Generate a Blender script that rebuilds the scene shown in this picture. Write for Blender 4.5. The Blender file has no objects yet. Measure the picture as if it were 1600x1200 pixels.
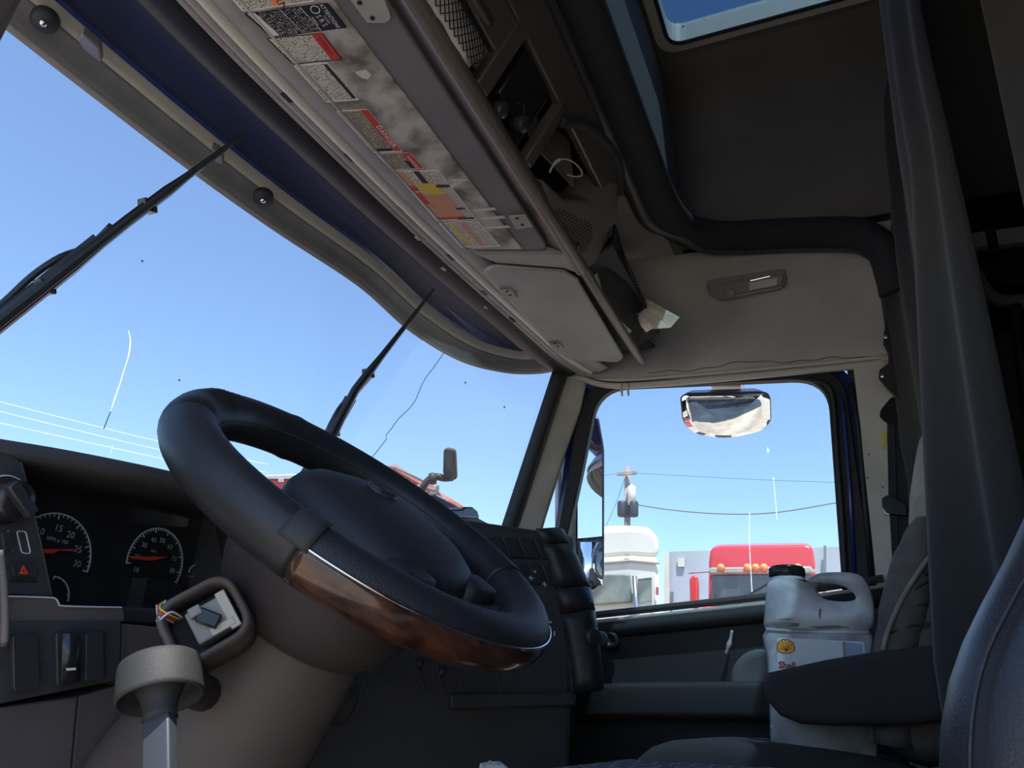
import bpy, bmesh, math, random
from mathutils import Vector, Matrix
random.seed(7)
scene = bpy.context.scene
COL = scene.collection

# ---------------------------------------------------------------- camera
# X = towards the passenger side, Y = forward, Z = up, metres; origin = where the phone was held (driver's door sill)
FPX = 1200.0
R0 = Vector((0.39130975, -0.91861068, 0.0550554))     # image right
R1 = Vector((0.37795679, 0.10587839, -0.91974911))    # image down
R2 = Vector((0.83906218, 0.38071536, 0.38862639))     # view direction
cam = bpy.data.cameras.new('camera'); camo = bpy.data.objects.new('camera', cam); COL.objects.link(camo)
camo.matrix_world = Matrix(((R0.x, -R1.x, -R2.x, 0), (R0.y, -R1.y, -R2.y, 0), (R0.z, -R1.z, -R2.z, 0), (0, 0, 0, 1)))
cam.sensor_width = 36; cam.lens = FPX/1600*36; cam.clip_start = .02; cam.clip_end = 500
scene.camera = camo

# ---------------------------------------------------------------- sky, sun, exposure
SUN = Vector((-.33, -.24, .91)).normalized()          # towards the sun
w = bpy.data.worlds.new('sky'); scene.world = w; w.use_nodes = True
nt = w.node_tree; nt.nodes.clear()
out = nt.nodes.new('ShaderNodeOutputWorld'); bg = nt.nodes.new('ShaderNodeBackground')
sky = nt.nodes.new('ShaderNodeTexSky'); sky.sky_type = 'NISHITA'; sky.sun_disc = False
sky.sun_elevation = math.asin(SUN.z); sky.sun_rotation = math.atan2(SUN.x, SUN.y)
sky.air_density = 1.0; sky.dust_density = 0.3; sky.ozone_density = 4.0
bg.inputs['Strength'].default_value = 0.205
nt.links.new(sky.outputs[0], bg.inputs[0]); nt.links.new(bg.outputs[0], out.inputs[0])
sl = bpy.data.lights.new('sun', 'SUN'); sl.energy = 5.2; sl.angle = .0093; sl.color = (1, .95, .88)
so = bpy.data.objects.new('sun', sl); COL.objects.link(so)
so.rotation_euler = SUN.to_track_quat('Z', 'Y').to_euler(); so.location = SUN*30
vs = scene.view_settings
vs.view_transform = 'Standard'; vs.look = 'None'; vs.gamma = 1; vs.use_curve_mapping = False; vs.exposure = 0.45

# ---------------------------------------------------------------- helpers
def ray(px, py):
    return ((px-800)*R0+(py-600)*R1+FPX*R2).normalized()
def P(px, py, x=None, y=None, z=None, d=None):
    r = ray(px, py)
    k = x/r.x if x is not None else y/r.y if y is not None else z/r.z if z is not None else d
    return r*k
def PP(px, py, o, n):
    r = ray(px, py); return r*(o.dot(n)/r.dot(n))
V = lambda *a: Vector(a)
def rgb(h):
    h = h.lstrip('#'); o = []
    for i in (0, 2, 4):
        c = int(h[i:i+2], 16)/255; o.append(c/12.92 if c <= .04045 else ((c+.055)/1.055)**2.4)
    return (*o, 1)
def mat(name, c, rough=.6, metal=0., bump=0., bscale=300., var=0., vscale=8., spec=.5, c2=None, emit=0, coat=0., sheen=0.):
    m = bpy.data.materials.new(name); m.use_nodes = True; t = m.node_tree; b = t.nodes['Principled BSDF']
    c = rgb(c) if isinstance(c, str) else (*c, 1)
    b.inputs['Base Color'].default_value = c; b.inputs['Roughness'].default_value = rough; b.inputs['Metallic'].default_value = metal
    b.inputs['Specular IOR Level'].default_value = spec
    if coat: b.inputs['Coat Weight'].default_value = coat; b.inputs['Coat Roughness'].default_value = .08
    if sheen: b.inputs['Sheen Weight'].default_value = sheen
    if emit: b.inputs['Emission Color'].default_value = c; b.inputs['Emission Strength'].default_value = emit
    tc = t.nodes.new('ShaderNodeTexCoord')
    if var:
        n = t.nodes.new('ShaderNodeTexNoise'); n.inputs['Scale'].default_value = vscale; n.inputs['Detail'].default_value = 6
        r = t.nodes.new('ShaderNodeValToRGB')
        d = rgb(c2) if c2 else tuple(max(0, k*(1-var)) for k in c[:3])+(1,)
        r.color_ramp.elements[0].color = d; r.color_ramp.elements[1].color = c if c2 else tuple(min(1, k*(1+var*.4)) for k in c[:3])+(1,)
        r.color_ramp.elements[0].position = .36; r.color_ramp.elements[1].position = .62
        t.links.new(tc.outputs['Object'], n.inputs['Vector']); t.links.new(n.outputs[0], r.inputs[0]); t.links.new(r.outputs[0], b.inputs['Base Color'])
    if bump:
        n2 = t.nodes.new('ShaderNodeTexNoise'); n2.inputs['Scale'].default_value = bscale; n2.inputs['Detail'].default_value = 3
        bp = t.nodes.new('ShaderNodeBump'); bp.inputs['Strength'].default_value = bump; bp.inputs['Distance'].default_value = .002
        t.links.new(tc.outputs['Object'], n2.inputs['Vector']); t.links.new(n2.outputs[0], bp.inputs['Height']); t.links.new(bp.outputs[0], b.inputs['Normal'])
    return m
def glass_mat(name, tint=(1, 1, 1), dirt=.06, dscale=3., dcol=(.75, .72, .66), arcs=None, refl=1.0):
    m = bpy.data.materials.new(name); m.use_nodes = True; t = m.node_tree; t.nodes.clear(); N = t.nodes.new; L = t.links.new
    o = N('ShaderNodeOutputMaterial'); tr = N('ShaderNodeBsdfTransparent'); tr.inputs[0].default_value = (*tint, 1)
    gl = N('ShaderNodeBsdfGlossy'); gl.inputs['Roughness'].default_value = .01
    lw = N('ShaderNodeFresnel'); lw.inputs[0].default_value = 1.45
    mu = N('ShaderNodeMath'); mu.operation = 'MULTIPLY'; mu.inputs[1].default_value = refl; L(lw.outputs[0], mu.inputs[0])
    mx = N('ShaderNodeMixShader'); L(mu.outputs[0], mx.inputs[0]); L(tr.outputs[0], mx.inputs[1]); L(gl.outputs[0], mx.inputs[2])
    df = N('ShaderNodeBsdfDiffuse'); df.inputs[0].default_value = (*dcol, 1)
    tl = N('ShaderNodeBsdfTranslucent'); tl.inputs[0].default_value = (*dcol, 1)
    ad = N('ShaderNodeMixShader'); ad.inputs[0].default_value = .5; L(df.outputs[0], ad.inputs[1]); L(tl.outputs[0], ad.inputs[2])
    tc = N('ShaderNodeTexCoord'); n = N('ShaderNodeTexNoise'); n.inputs['Scale'].default_value = dscale; n.inputs['Detail'].default_value = 9; n.inputs['Roughness'].default_value = .65
    L(tc.outputs['Object'], n.inputs['Vector'])
    mr = N('ShaderNodeMapRange'); mr.inputs[1].default_value = .35; mr.inputs[2].default_value = .75; mr.inputs[3].default_value = dirt*.25; mr.inputs[4].default_value = dirt
    L(n.outputs[0], mr.inputs[0]); fac = mr.outputs[0]
    geo = N('ShaderNodeNewGeometry')
    for (px_, py_, pz_, r1, r2, amt) in (arcs or []):       # dust left outside / inside a wiper sweep
        vd = N('ShaderNodeVectorMath'); vd.operation = 'DISTANCE'; vd.inputs[1].default_value = (px_, py_, pz_); L(geo.outputs['Position'], vd.inputs[0])
        rp = N('ShaderNodeMapRange'); rp.interpolation_type = 'SMOOTHSTEP'; rp.inputs[1].default_value = r1; rp.inputs[2].default_value = r2; rp.inputs[3].default_value = 0; rp.inputs[4].default_value = amt
        L(vd.outputs['Value'], rp.inputs[0]); a = N('ShaderNodeMath'); a.operation = 'ADD'; L(fac, a.inputs[0]); L(rp.outputs[0], a.inputs[1]); fac = a.outputs[0]
    m2 = N('ShaderNodeMixShader'); L(fac, m2.inputs[0]); L(mx.outputs[0], m2.inputs[1]); L(ad.outputs[0], m2.inputs[2])
    L(m2.outputs[0], o.inputs[0]); return m
def print_mat(name, paper, ink, pitch=.005, cover=.55, fade=.25):
    """aged sticker paper with rows of small print running along X"""
    m = bpy.data.materials.new(name); m.use_nodes = True; t = m.node_tree; b = t.nodes['Principled BSDF']; N = t.nodes.new; L = t.links.new
    b.inputs['Roughness'].default_value = .55
    tc = N('ShaderNodeTexCoord'); sp = N('ShaderNodeSeparateXYZ'); L(tc.outputs['Object'], sp.inputs[0])
    def M(op, a, c=None):
        n = N('ShaderNodeMath'); n.operation = op
        if isinstance(a, (int, float)): n.inputs[0].default_value = a
        else: L(a, n.inputs[0])
        if c is not None:
            if isinstance(c, (int, float)): n.inputs[1].default_value = c
            else: L(c, n.inputs[1])
        return n.outputs[0]
    row = M('MULTIPLY', sp.outputs[1], 1/pitch); fr = M('FRACT', row); fl = M('FLOOR', row)
    line = M('LESS_THAN', fr, .55)
    cb = N('ShaderNodeCombineXYZ'); L(M('MULTIPLY', sp.outputs[0], 420), cb.inputs[0]); L(M('MULTIPLY', fl, 7.3), cb.inputs[1])
    n = N('ShaderNodeTexNoise'); n.inputs['Scale'].default_value = 1; n.inputs['Detail'].default_value = 1; L(cb.outputs[0], n.inputs['Vector'])
    ink_f = M('MULTIPLY', line, M('GREATER_THAN', n.outputs[0], 1-cover))
    st = N('ShaderNodeTexNoise'); st.inputs['Scale'].default_value = 40; st.inputs['Detail'].default_value = 5; L(tc.outputs['Object'], st.inputs['Vector'])
    mx0 = N('ShaderNodeMix'); mx0.data_type = 'RGBA'; mx0.inputs[6].default_value = rgb(paper); mx0.inputs[7].default_value = tuple(k*(1-fade) for k in rgb(paper)[:3])+(1,)
    L(st.outputs[0], mx0.inputs[0])
    mx = N('ShaderNodeMix'); mx.data_type = 'RGBA'; L(ink_f, mx.inputs[0]); L(mx0.outputs[2], mx.inputs[6]); mx.inputs[7].default_value = rgb(ink)
    L(mx.outputs[2], b.inputs['Base Color']); return m

WL = {}
def wloc(o): return WL.get(o.name, Vector((0, 0, 0)))
def finish(name, me, m, parent, centre):
    o = bpy.data.objects.new(name, me); COL.objects.link(o)
    if m: me.materials.append(m)
    WL[o.name] = centre.copy()
    if parent: o.parent = parent; o.location = centre-wloc(parent)
    else: o.location = centre
    return o
def obj(name, geos, m, parent=None, smooth=False, bevel=0, seg=2, solid=0, subd=0, ang=35, origin=None):
    """geos: one or several (verts, faces) in world coordinates -> ONE mesh object"""
    if isinstance(geos, tuple): geos = [geos]
    vs_, fs = [], []
    for v, f in geos:
        k = len(vs_); vs_ += [Vector(p) for p in v]; fs += [[i+k for i in q] for q in f]
    lo = Vector([min(p[i] for p in vs_) for i in range(3)]); hi = Vector([max(p[i] for p in vs_) for i in range(3)])
    c = origin if origin is not None else (lo+hi)/2
    me = bpy.data.meshes.new(name); me.from_pydata([p-c for p in vs_], [], fs)
    bm = bmesh.new(); bm.from_mesh(me); bmesh.ops.recalc_face_normals(bm, faces=bm.faces[:]) ; bm.to_mesh(me); bm.free()
    me.update()
    o = finish(name, me, m, parent, c)
    if solid:
        s = o.modifiers.new('s', 'SOLIDIFY'); s.thickness = abs(solid); s.offset = 0
    if bevel:
        b = o.modifiers.new('b', 'BEVEL'); b.width = bevel; b.segments = seg; b.limit_method = 'ANGLE'; b.angle_limit = math.radians(ang); smooth = True
    if subd:
        b = o.modifiers.new('d', 'SUBSURF'); b.levels = subd; b.render_levels = subd; smooth = True
    if smooth:
        for p in me.polygons: p.use_smooth = True
        if bevel: me.set_sharp_from_angle(angle=math.radians(40))
    return o
def empty(name, loc):
    o = bpy.data.objects.new(name, None); COL.objects.link(o); o.location = loc; o.empty_display_size = .05; WL[o.name] = Vector(loc); return o
def tag(o, label, cat, group=None):
    o['label'] = label; o['category'] = cat
    if group: o['group'] = group
    return o
def struct(o, label=None):
    o['kind'] = 'structure'
    if label: o['label'] = label
    return o
def lab(o, l): o['label'] = l; return o
def copy_tree(o, loc, parent=None):
    c = o.copy(); COL.objects.link(c); c.location = loc; c.parent = parent
    WL[c.name] = Vector(loc)+(wloc(parent) if parent else Vector((0, 0, 0)))
    for ch in list(o.children): copy_tree(ch, ch.location.copy(), c)
    return c
# geometry makers return (verts, faces)
def box(x0, x1, y0, y1, z0, z1):
    v = [V(x, y, z) for x in (x0, x1) for y in (y0, y1) for z in (z0, z1)]
    return v, [[0, 1, 3, 2], [4, 6, 7, 5], [0, 4, 5, 1], [2, 3, 7, 6], [0, 2, 6, 4], [1, 5, 7, 3]]
def obox(c, ax, ay, az):
    v = [c+ax*i+ay*j+az*k for i in (-1, 1) for j in (-1, 1) for k in (-1, 1)]
    return v, box(0, 1, 0, 1, 0, 1)[1]
def prism(pts, vec):
    n = len(pts); v = [Vector(p) for p in pts]+[Vector(p)+vec for p in pts]
    return v, [list(range(n)), list(range(2*n-1, n-1, -1))]+[[i, (i+1) % n, n+(i+1) % n, n+i] for i in range(n)]
def poly(pts): return [Vector(p) for p in pts], [list(range(len(pts)))]
def rnd(pts, r, n=5):
    o = []; N = len(pts)
    for i in range(N):
        a, b, c = Vector(pts[i-1]), Vector(pts[i]), Vector(pts[(i+1) % N]); rr = r[i] if isinstance(r, (list, tuple)) else r
        k = min(rr, .48*(a-b).length, .48*(c-b).length); s = b+(a-b).normalized()*k; e = b+(c-b).normalized()*k
        for j in range(n+1):
            t = j/n; o.append(s*(1-t)**2+b*2*t*(1-t)+e*t*t)
    return o
def smooth_path(pts, n=6, closed=False):
    pts = [Vector(p) for p in pts]; o = []; N = len(pts)
    g = (lambda i: pts[i % N]) if closed else (lambda i: pts[max(0, min(N-1, i))])
    for i in range(N if closed else N-1):
        a, b, c, d = g(i-1), g(i), g(i+1), g(i+2)
        for j in range(n):
            t = j/n
            o.append(.5*((2*b)+(c-a)*t+(2*a-5*b+4*c-d)*t*t+(3*b-a-3*c+d)*t**3))
    if not closed: o.append(pts[-1])
    return o
def tube(pts, r, n=8, closed=False, prof=None, ref=None):
    """sweep; r scalar or list; prof = list of (a,b) multipliers for a non-round section"""
    pts = [Vector(p) for p in pts]; N = len(pts); v = []; f = []
    pr = prof or [(math.cos(2*math.pi*k/n), math.sin(2*math.pi*k/n)) for k in range(n)]; n = len(pr)
    up = None
    for i, p in enumerate(pts):
        a = pts[(i-1) % N] if closed or i > 0 else p; b = pts[(i+1) % N] if closed or i < N-1 else p
        t = (b-a).normalized()
        if up is None:
            g = ref or (V(0, 0, 1) if abs(t.z) < .9 else V(1, 0, 0)); up = (g-t*g.dot(t)).normalized()
        else: up = (up-t*up.dot(t)).normalized()
        s = t.cross(up); rr = r[i] if isinstance(r, (list, tuple)) else r
        for a_, b_ in pr: v.append(p+(s*a_+up*b_)*rr)
    for i in range(N if closed else N-1):
        for k in range(n):
            j = (i+1) % N; f.append([i*n+k, i*n+(k+1) % n, j*n+(k+1) % n, j*n+k])
    if not closed: f += [list(range(n))[::-1], list(range((N-1)*n, N*n))]
    return v, f
def lathe(prof, o, ax, n=28, cap=True):
    ax = Vector(ax).normalized(); g = V(0, 0, 1) if abs(ax.z) < .9 else V(1, 0, 0); u = ax.cross(g).normalized(); w_ = ax.cross(u); v = []; f = []
    for r, h in prof:
        for k in range(n):
            t = 2*math.pi*k/n; v.append(Vector(o)+ax*h+(u*math.cos(t)+w_*math.sin(t))*r)
    for i in range(len(prof)-1):
        for k in range(n): f.append([i*n+k, i*n+(k+1) % n, (i+1)*n+(k+1) % n, (i+1)*n+k])
    if cap: f += [list(range(n))[::-1], list(range((len(prof)-1)*n, len(prof)*n))]
    return v, f
def grid(rows):
    m_ = len(rows[0]); v = [Vector(p) for r in rows for p in r]
    return v, [[i*m_+j, i*m_+j+1, (i+1)*m_+j+1, (i+1)*m_+j] for i in range(len(rows)-1) for j in range(m_-1)]
def loft(loops, cap=True):
    n = len(loops[0]); v = [Vector(p) for l in loops for p in l]; f = []
    for i in range(len(loops)-1):
        for k in range(n): f.append([i*n+k, i*n+(k+1) % n, (i+1)*n+(k+1) % n, (i+1)*n+k])
    if cap: f += [list(range(n))[::-1], list(range((len(loops)-1)*n, len(loops)*n))]
    return v, f
def rrect(c, ax, ay, r, n=4):
    """rounded rectangle loop, half-axes ax, ay"""
    pts = [c-ax-ay, c+ax-ay, c+ax+ay, c-ax+ay]; return rnd(pts, r, n)
def ringplate(outer, inner, vec):
    n = len(outer); v = [Vector(p) for p in outer+inner]+[Vector(p)+vec for p in outer+inner]; f = []
    for i in range(n):
        j = (i+1) % n
        f += [[i, j, n+j, n+i], [2*n+i, 3*n+i, 3*n+j, 2*n+j], [i, 2*n+i, 2*n+j, j], [n+i, n+j, 3*n+j, 3*n+i]]
    return v, f
def text(name, s, org, dx, dy, size, m, parent, depth=.0006, align='LEFT', sx=1.0, bold=0):
    cu = bpy.data.curves.new('t', 'FONT'); cu.body = s; cu.size = size; cu.align_x = align; cu.resolution_u = 2; cu.offset = bold
    o = bpy.data.objects.new('t', cu); COL.objects.link(o); bpy.context.view_layer.update()
    me = bpy.data.meshes.new_from_object(o.evaluated_get(bpy.context.evaluated_depsgraph_get()))
    dx = Vector(dx).normalized(); dy = Vector(dy).normalized()
    g = ([Vector(org)+dx*p.co.x*sx+dy*p.co.y for p in me.vertices], [list(p.vertices) for p in me.polygons])
    bpy.data.objects.remove(o); bpy.data.curves.remove(cu); bpy.data.meshes.remove(me)
    return obj(name, g, m, parent)

# ---------------------------------------------------------------- materials
M = {}
M['headliner'] = mat('headliner_cloth', (.55, .53, .48), .9, bump=.25, bscale=700, var=.14, vscale=5)
M['header'] = mat('header_plastic', (.36, .335, .31), .55, bump=.1, bscale=900, var=.1, vscale=14)
M['bead'] = mat('pale_bead', (.62, .58, .50), .5)
M['visor'] = mat('visor_shell', (.165, .165, .165), .6, bump=.15, bscale=900, var=.08)
M['pad'] = mat('soiled_vinyl', (.52, .49, .43), .55, bump=.55, bscale=420, var=1, vscale=16, c2='#655f55')
M['visor2'] = mat('grey_flap', (.36, .355, .32), .65, bump=.12, bscale=800, var=.1, vscale=6)
M['console'] = mat('console_plastic', (.075, .067, .062), .40, bump=.15, bscale=900, var=.08)
M['console2'] = mat('console_lightened_plastic', (.15, .133, .118), .42, bump=.12, bscale=900)  # lighter copy of the console plastic; the ridge highlight is put into its colour
M['black'] = mat('black_rubber', (.012, .012, .014), .6, bump=.1)
M['blackgloss'] = mat('black_gloss', (.015, .016, .018), .25)
M['cavity'] = mat('cavity_plastic', (.035, .034, .036), .8)
M['ring'] = mat('soft_dark_trim', (.028, .027, .029), .85, bump=.2, bscale=700)
M['roof'] = mat('roof_carpet', (.17, .16, .147), .95, bump=.3, bscale=600, var=.1, vscale=4)
M['dash'] = mat('dash_plastic', (.045, .046, .052), .5, bump=.35, bscale=900, var=.1, vscale=20)
M['dashtop'] = mat('dash_top_vinyl', (.085, .080, .088), .6, bump=.3, bscale=800, var=.1)
M['mauve'] = mat('mauve_plastic', (.10, .086, .088), .6, bump=.25, bscale=900, var=.1, vscale=10)
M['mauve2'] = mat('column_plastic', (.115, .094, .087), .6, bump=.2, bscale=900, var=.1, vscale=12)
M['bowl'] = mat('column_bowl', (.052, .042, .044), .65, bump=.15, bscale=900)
M['switch'] = mat('switch_plastic', (.03, .032, .038), .42, bump=.1)
M['leather'] = mat('black_leather', (.020, .021, .025), .45, bump=.18, bscale=700, var=.15, vscale=30, spec=.5)
M['leather2'] = mat('perforated_leather', (.02, .021, .025), .5, bump=.5, bscale=600)
def wood():
    m = mat('burl_wood', '#6b4030', .22, coat=.6); t = m.node_tree; b = t.nodes['Principled BSDF']
    tc = t.nodes.new('ShaderNodeTexCoord'); n = t.nodes.new('ShaderNodeTexNoise'); n.inputs['Scale'].default_value = 13; n.inputs['Detail'].default_value = 8; n.inputs['Distortion'].default_value = 2.5
    mp = t.nodes.new('ShaderNodeMapping'); mp.inputs['Scale'].default_value = (.5, 1.4, 1.4); mp.inputs['Rotation'].default_value = (0, 0, .7)
    r = t.nodes.new('ShaderNodeValToRGB'); r.color_ramp.elements[0].color = rgb('#1a0d09'); r.color_ramp.elements[1].color = rgb('#5a3828'); r.color_ramp.elements[0].position = .3; r.color_ramp.elements[1].position = .72
    t.links.new(tc.outputs['Object'], mp.inputs[0]); t.links.new(mp.outputs[0], n.inputs['Vector']); t.links.new(n.outputs[0], r.inputs[0]); t.links.new(r.outputs[0], b.inputs['Base Color']); return m
M['wood'] = wood()
M['chrome'] = mat('chrome', (.8, .8, .8), .12, 1)
M['steel'] = mat('dull_steel', (.5, .5, .5), .35, 1)
M['cover'] = mat('airbag_vinyl', (.026, .026, .03), .5, bump=.35, bscale=800)
M['gaugeface'] = mat('gauge_face', (.012, .013, .018), .5)
M['gaugeprint'] = mat('gauge_print', (.55, .60, .66), .6)
M['needle'] = mat('needle_red', (.75, .06, .03), .5)
M['clear'] = glass_mat('cluster_lens', dirt=.012, dscale=12, refl=.15)
M['white'] = mat('white_paint', (.75, .74, .70), .5)
M['whiteink'] = mat('white_print', (.75, .75, .72), .6)
M['red'] = mat('red_print', (.55, .05, .03), .5)
M['shroud'] = mat('grey_boot', (.036, .036, .037), .6, bump=.3, bscale=900)
M['lever'] = mat('lever_plastic', (.045, .054, .066), .45)
M['greyplastic'] = mat('grey_connector', (.30, .29, .27), .5)
M['pillar'] = mat('pillar_plastic', (.60, .57, .51), .6, bump=.15, bscale=800, var=.12, vscale=9)
M['doorpanel'] = mat('door_panel', (.036, .035, .036), .65, bump=.3, bscale=800, var=.1)
M['doorrail'] = mat('door_rail', (.10, .095, .088), .35)
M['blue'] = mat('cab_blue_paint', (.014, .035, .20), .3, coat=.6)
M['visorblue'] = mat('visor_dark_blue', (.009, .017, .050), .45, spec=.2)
M['visorlip'] = mat('visor_grey_lip', (.20, .20, .20), .38, var=.12, vscale=14)
M['curtain'] = mat('curtain_cloth', (.032, .029, .029), .95, bump=.3, bscale=600, sheen=.2)
M['curtain2'] = mat('curtain_light_cloth', (.05, .045, .041), .95, bump=.3, bscale=600)
M['seat'] = mat('seat_cloth', (.135, .115, .105), .95, bump=.45, bscale=500, var=.2, vscale=30)
M['seatpale'] = mat('seat_pale_cloth', (.33, .29, .255), .95, bump=.4, bscale=500, var=.15, vscale=30)
M['seatdark'] = mat('seat_dark_cloth', (.045, .042, .042), .95, bump=.4, bscale=500)
M['dseat'] = mat('bolster_vinyl', (.026, .027, .032), .38, bump=.2, bscale=500, var=.1)
M['belt'] = mat('belt_webbing', (.02, .024, .03), .8, bump=.3, bscale=900)
M['jug'] = mat('jug_plastic', (.72, .74, .76), .42, var=1, vscale=9, c2='#8f9090')
M['mirror'] = mat('mirror_glass', (.86, .88, .9), .015, 1)
M['glassdark'] = mat('truck_glass', (.06, .07, .08), .12, spec=.8, var=.2, vscale=3)
M['glasspale'] = mat('dusty_truck_glass', (.22, .25, .22), .3, var=1, vscale=2.5, c2='#4a5450')
M['truckwhite'] = mat('truck_white', (.62, .60, .54), .45, var=.08, vscale=1)
M['truckred'] = mat('truck_red', (.62, .04, .045), .3, coat=.5)
M['truckmaroon'] = mat('truck_maroon', (.36, .07, .10), .4)
M['trailer'] = mat('trailer_grey', (.42, .46, .52), .55, var=.15, vscale=.8)
M['amber'] = mat('amber_lens', (.9, .35, .12), .3)
M['pole'] = mat('weathered_wood', (.34, .31, .29), .9, var=.3, vscale=4)
M['wire'] = mat('wire_grey', (.16, .18, .21), .7)
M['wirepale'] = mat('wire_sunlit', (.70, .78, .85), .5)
M['ground'] = mat('gravel_ground', (.50, .43, .34), .95, bump=.5, bscale=60, var=.3, vscale=1.2)
M['paper'] = mat('paper', (.86, .78, .63), .8, var=.15, vscale=30)
M['netblack'] = mat('net_cord', (.012, .012, .014), .8)
M['bagwhite'] = mat('pale_bag', (.72, .69, .65), .7, var=.2, vscale=60)
M['lens'] = mat('lamp_lens', (.78, .76, .68), .25)
M['yellow'] = mat('yellow_tag', (.75, .55, .06), .6)
M['crackw'] = mat('crack_bright', (.9, .95, .9), .4)
_t = M['crackw'].node_tree; _tl = _t.nodes.new('ShaderNodeBsdfTranslucent'); _tl.inputs[0].default_value = (.95, 1, .95, 1); _df = _t.nodes.new('ShaderNodeBsdfDiffuse'); _mx = _t.nodes.new('ShaderNodeAddShader')
_t.links.new(_tl.outputs[0], _mx.inputs[0]); _t.links.new(_df.outputs[0], _mx.inputs[1]); _t.links.new(_mx.outputs[0], _t.nodes['Material Output'].inputs[0])
M['crackd'] = mat('crack_dark', (.10, .14, .20), .6)
M['orange'] = mat('orange_print', (.80, .30, .10), .55)
M['salmon'] = mat('salmon_print', (.62, .27, .16), .55)
M['yprint'] = mat('yellow_print', (.65, .48, .06), .55)
M['lblack'] = mat('black_print', (.015, .015, .018), .5)
M['st_white'] = print_mat('sticker_white', '#d6cfc0', '#6a675f', .0046, .48)
M['st_black'] = print_mat('sticker_black', '#1b1c20', '#a9a69c', .0042, .5)
M['st_tan'] = print_mat('sticker_tan', '#b7ab92', '#5b5346', .005, .55, .35)

# ================================================================ STRUCTURE
HT = [(.2, .885), (.56, .93), (1.03, .913), (1.41, .885), (1.75, .85), (2.0, .822), (2.14, .785)]
def hy(x):
    if x <= HT[0][0]: return HT[0][1]
    for (a, b), (c, d) in zip(HT, HT[1:]):
        if x <= c: return b+(d-b)*(x-a)/(c-a)
    return HT[-1][1]
HS = [V(p.x, p.y, 0) for p in smooth_path([V(x, y, 0) for x, y in HT], 6)]
def hys(x):
    for a, b in zip(HS, HS[1:]):
        if a.x <= x <= b.x: return a.y+(b.y-a.y)*(x-a.x)/max(1e-6, b.x-a.x)
    return hy(x)
def wsy(x, z): return hys(x)+.30*(1.0-z)
def PW(px, py, off=0.):
    """pixel -> point on the windshield surface (off = metres in front of it)"""
    r = ray(px, py); k = 1.2
    for _ in range(40):
        p = r*k; k += (wsy(p.x, p.z)+off-p.y)/r.y*.8
    return r*k
CX = 1.24
g = struct(obj('ground', box(-60, 120, -80, 120, -2.2, -1.9), M['ground']), 'pale gravel truck yard outside')
struct(obj('floor', box(.25, 2.25, -2.3, 1.15, -.62, -.55), M['doorpanel']))
# firewall under the windscreen and the roof over the front of the cab
struct(obj('wall_front', [box(.25, 2.25, 1.16, 1.22, -.6, .16)], M['dash']))
wf = struct(obj('wall_front_upper', [box(.2, 2.25, .97, 1.02, 1.08, 1.42)], M['blue']))
lowroof = struct(obj('ceiling_front', [box(.2, 2.3, .41, 1.0, 1.365, 1.42)], M['headliner']), 'tan headliner above the overhead console')
# raised roof: front wall, sides, ceiling with a skylight opening
SX0, SX1, SY0, SY1, SZ = .76, 1.725, -.34, .338, 1.85
struct(obj('wall_roof_front', [box(.4, 2.08, .375, .405, 1.33, 1.95)], M['roof']))
ceil = struct(obj('ceiling', [box(SX1, 2.1, -2.3, .40, SZ, SZ+.05), box(.35, SX0, -2.3, .40, SZ, SZ+.05), box(SX0, SX1, -2.3, SY0, SZ, SZ+.05), box(SX0, SX1, SY1, .40, SZ, SZ+.05)], M['roof']), 'dark carpeted roof lining around the skylight')
prof = [(2.03, 1.33), (2.02, 1.55), (1.99, 1.70), (1.93, 1.79), (1.84, 1.84), (1.78, 1.853)]
rowsR = [[V(x, y, z) for x, z in prof] for y in (.39, .2, 0, -.3, -.8, -1.5, -2.25)]
struct(obj('wall_roof_right', grid(rowsR), M['roof'], smooth=True, solid=.02))
rowsL = [[V(2*CX-x, y, z) for x, z in prof] for y in (.39, 0, -.3, -1.5, -2.25)]
struct(obj('wall_roof_left', grid(rowsL), M['roof'], smooth=True, solid=.02))
struct(obj('roof_shell', [box(2.07, 2.3, -2.3, .42, 1.42, 1.5), box(.2, .45, -2.3, .42, 1.42, 1.5), box(2.09, 2.12, -2.3, .42, 1.45, 1.92), box(.36, .39, -2.3, .42, 1.45, 1.92)], M['blue']))
struct(obj('wall_back', box(.2, 2.3, -2.36, -2.3, -.6, 1.95), M['roof']))
struct(obj('wall_left', [box(.2, .25, -2.3, -.14, -.6, 1.45), box(.2, .25, -.14, .98, .965, 1.45)], M['roof']))
struct(obj('wall_right', [box(2.26, 2.3, -2.3, -.05, -.6, 1.45), box(2.26, 2.3, -.05, .80, 1.0, 1.45)], M['roof']))
# side headliner over the passenger door, from door header up to the roof ring
rows = []
for i in range(25):
    y = -.34+i*1.15/24; t2 = max(0, (y-.45)/.36)
    xb, zb = 2.205-.09*t2**2.2, .955+.02*max(0, min(1, (y+.2)/.8))+.028*t2
    xt = 2.075-.02*max(0, min(1, (y-.3)/.2)); zt = 1.335+.02*min(1, t2)
    rows.append([V(xb+(xt-xb)*(j/8)**1.3+math.sin(math.pi*j/8)*.028*(1-min(1, t2)), y, zb+(zt-zb)*j/8) for j in range(9)])
hs = struct(obj('trim_1', grid(rows), M['headliner'], smooth=True, solid=.012), 'soiled pale headliner panel above the passenger door')
# drip-line bead along the door header
bl = smooth_path([P(880, 583, x=2.12), P(905, 590, x=2.16), P(960, 603, x=2.19), P(1100, 594, x=2.195), P(1250, 581, x=2.195), P(1392, 567, x=2.195)], 6)
struct(obj('trim_2', [tube(bl, .010, 8), tube([p+V(0, 0, .020) for p in bl], .006, 6)], M['bead'], smooth=True), 'double bead along the top of the passenger door')
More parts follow.
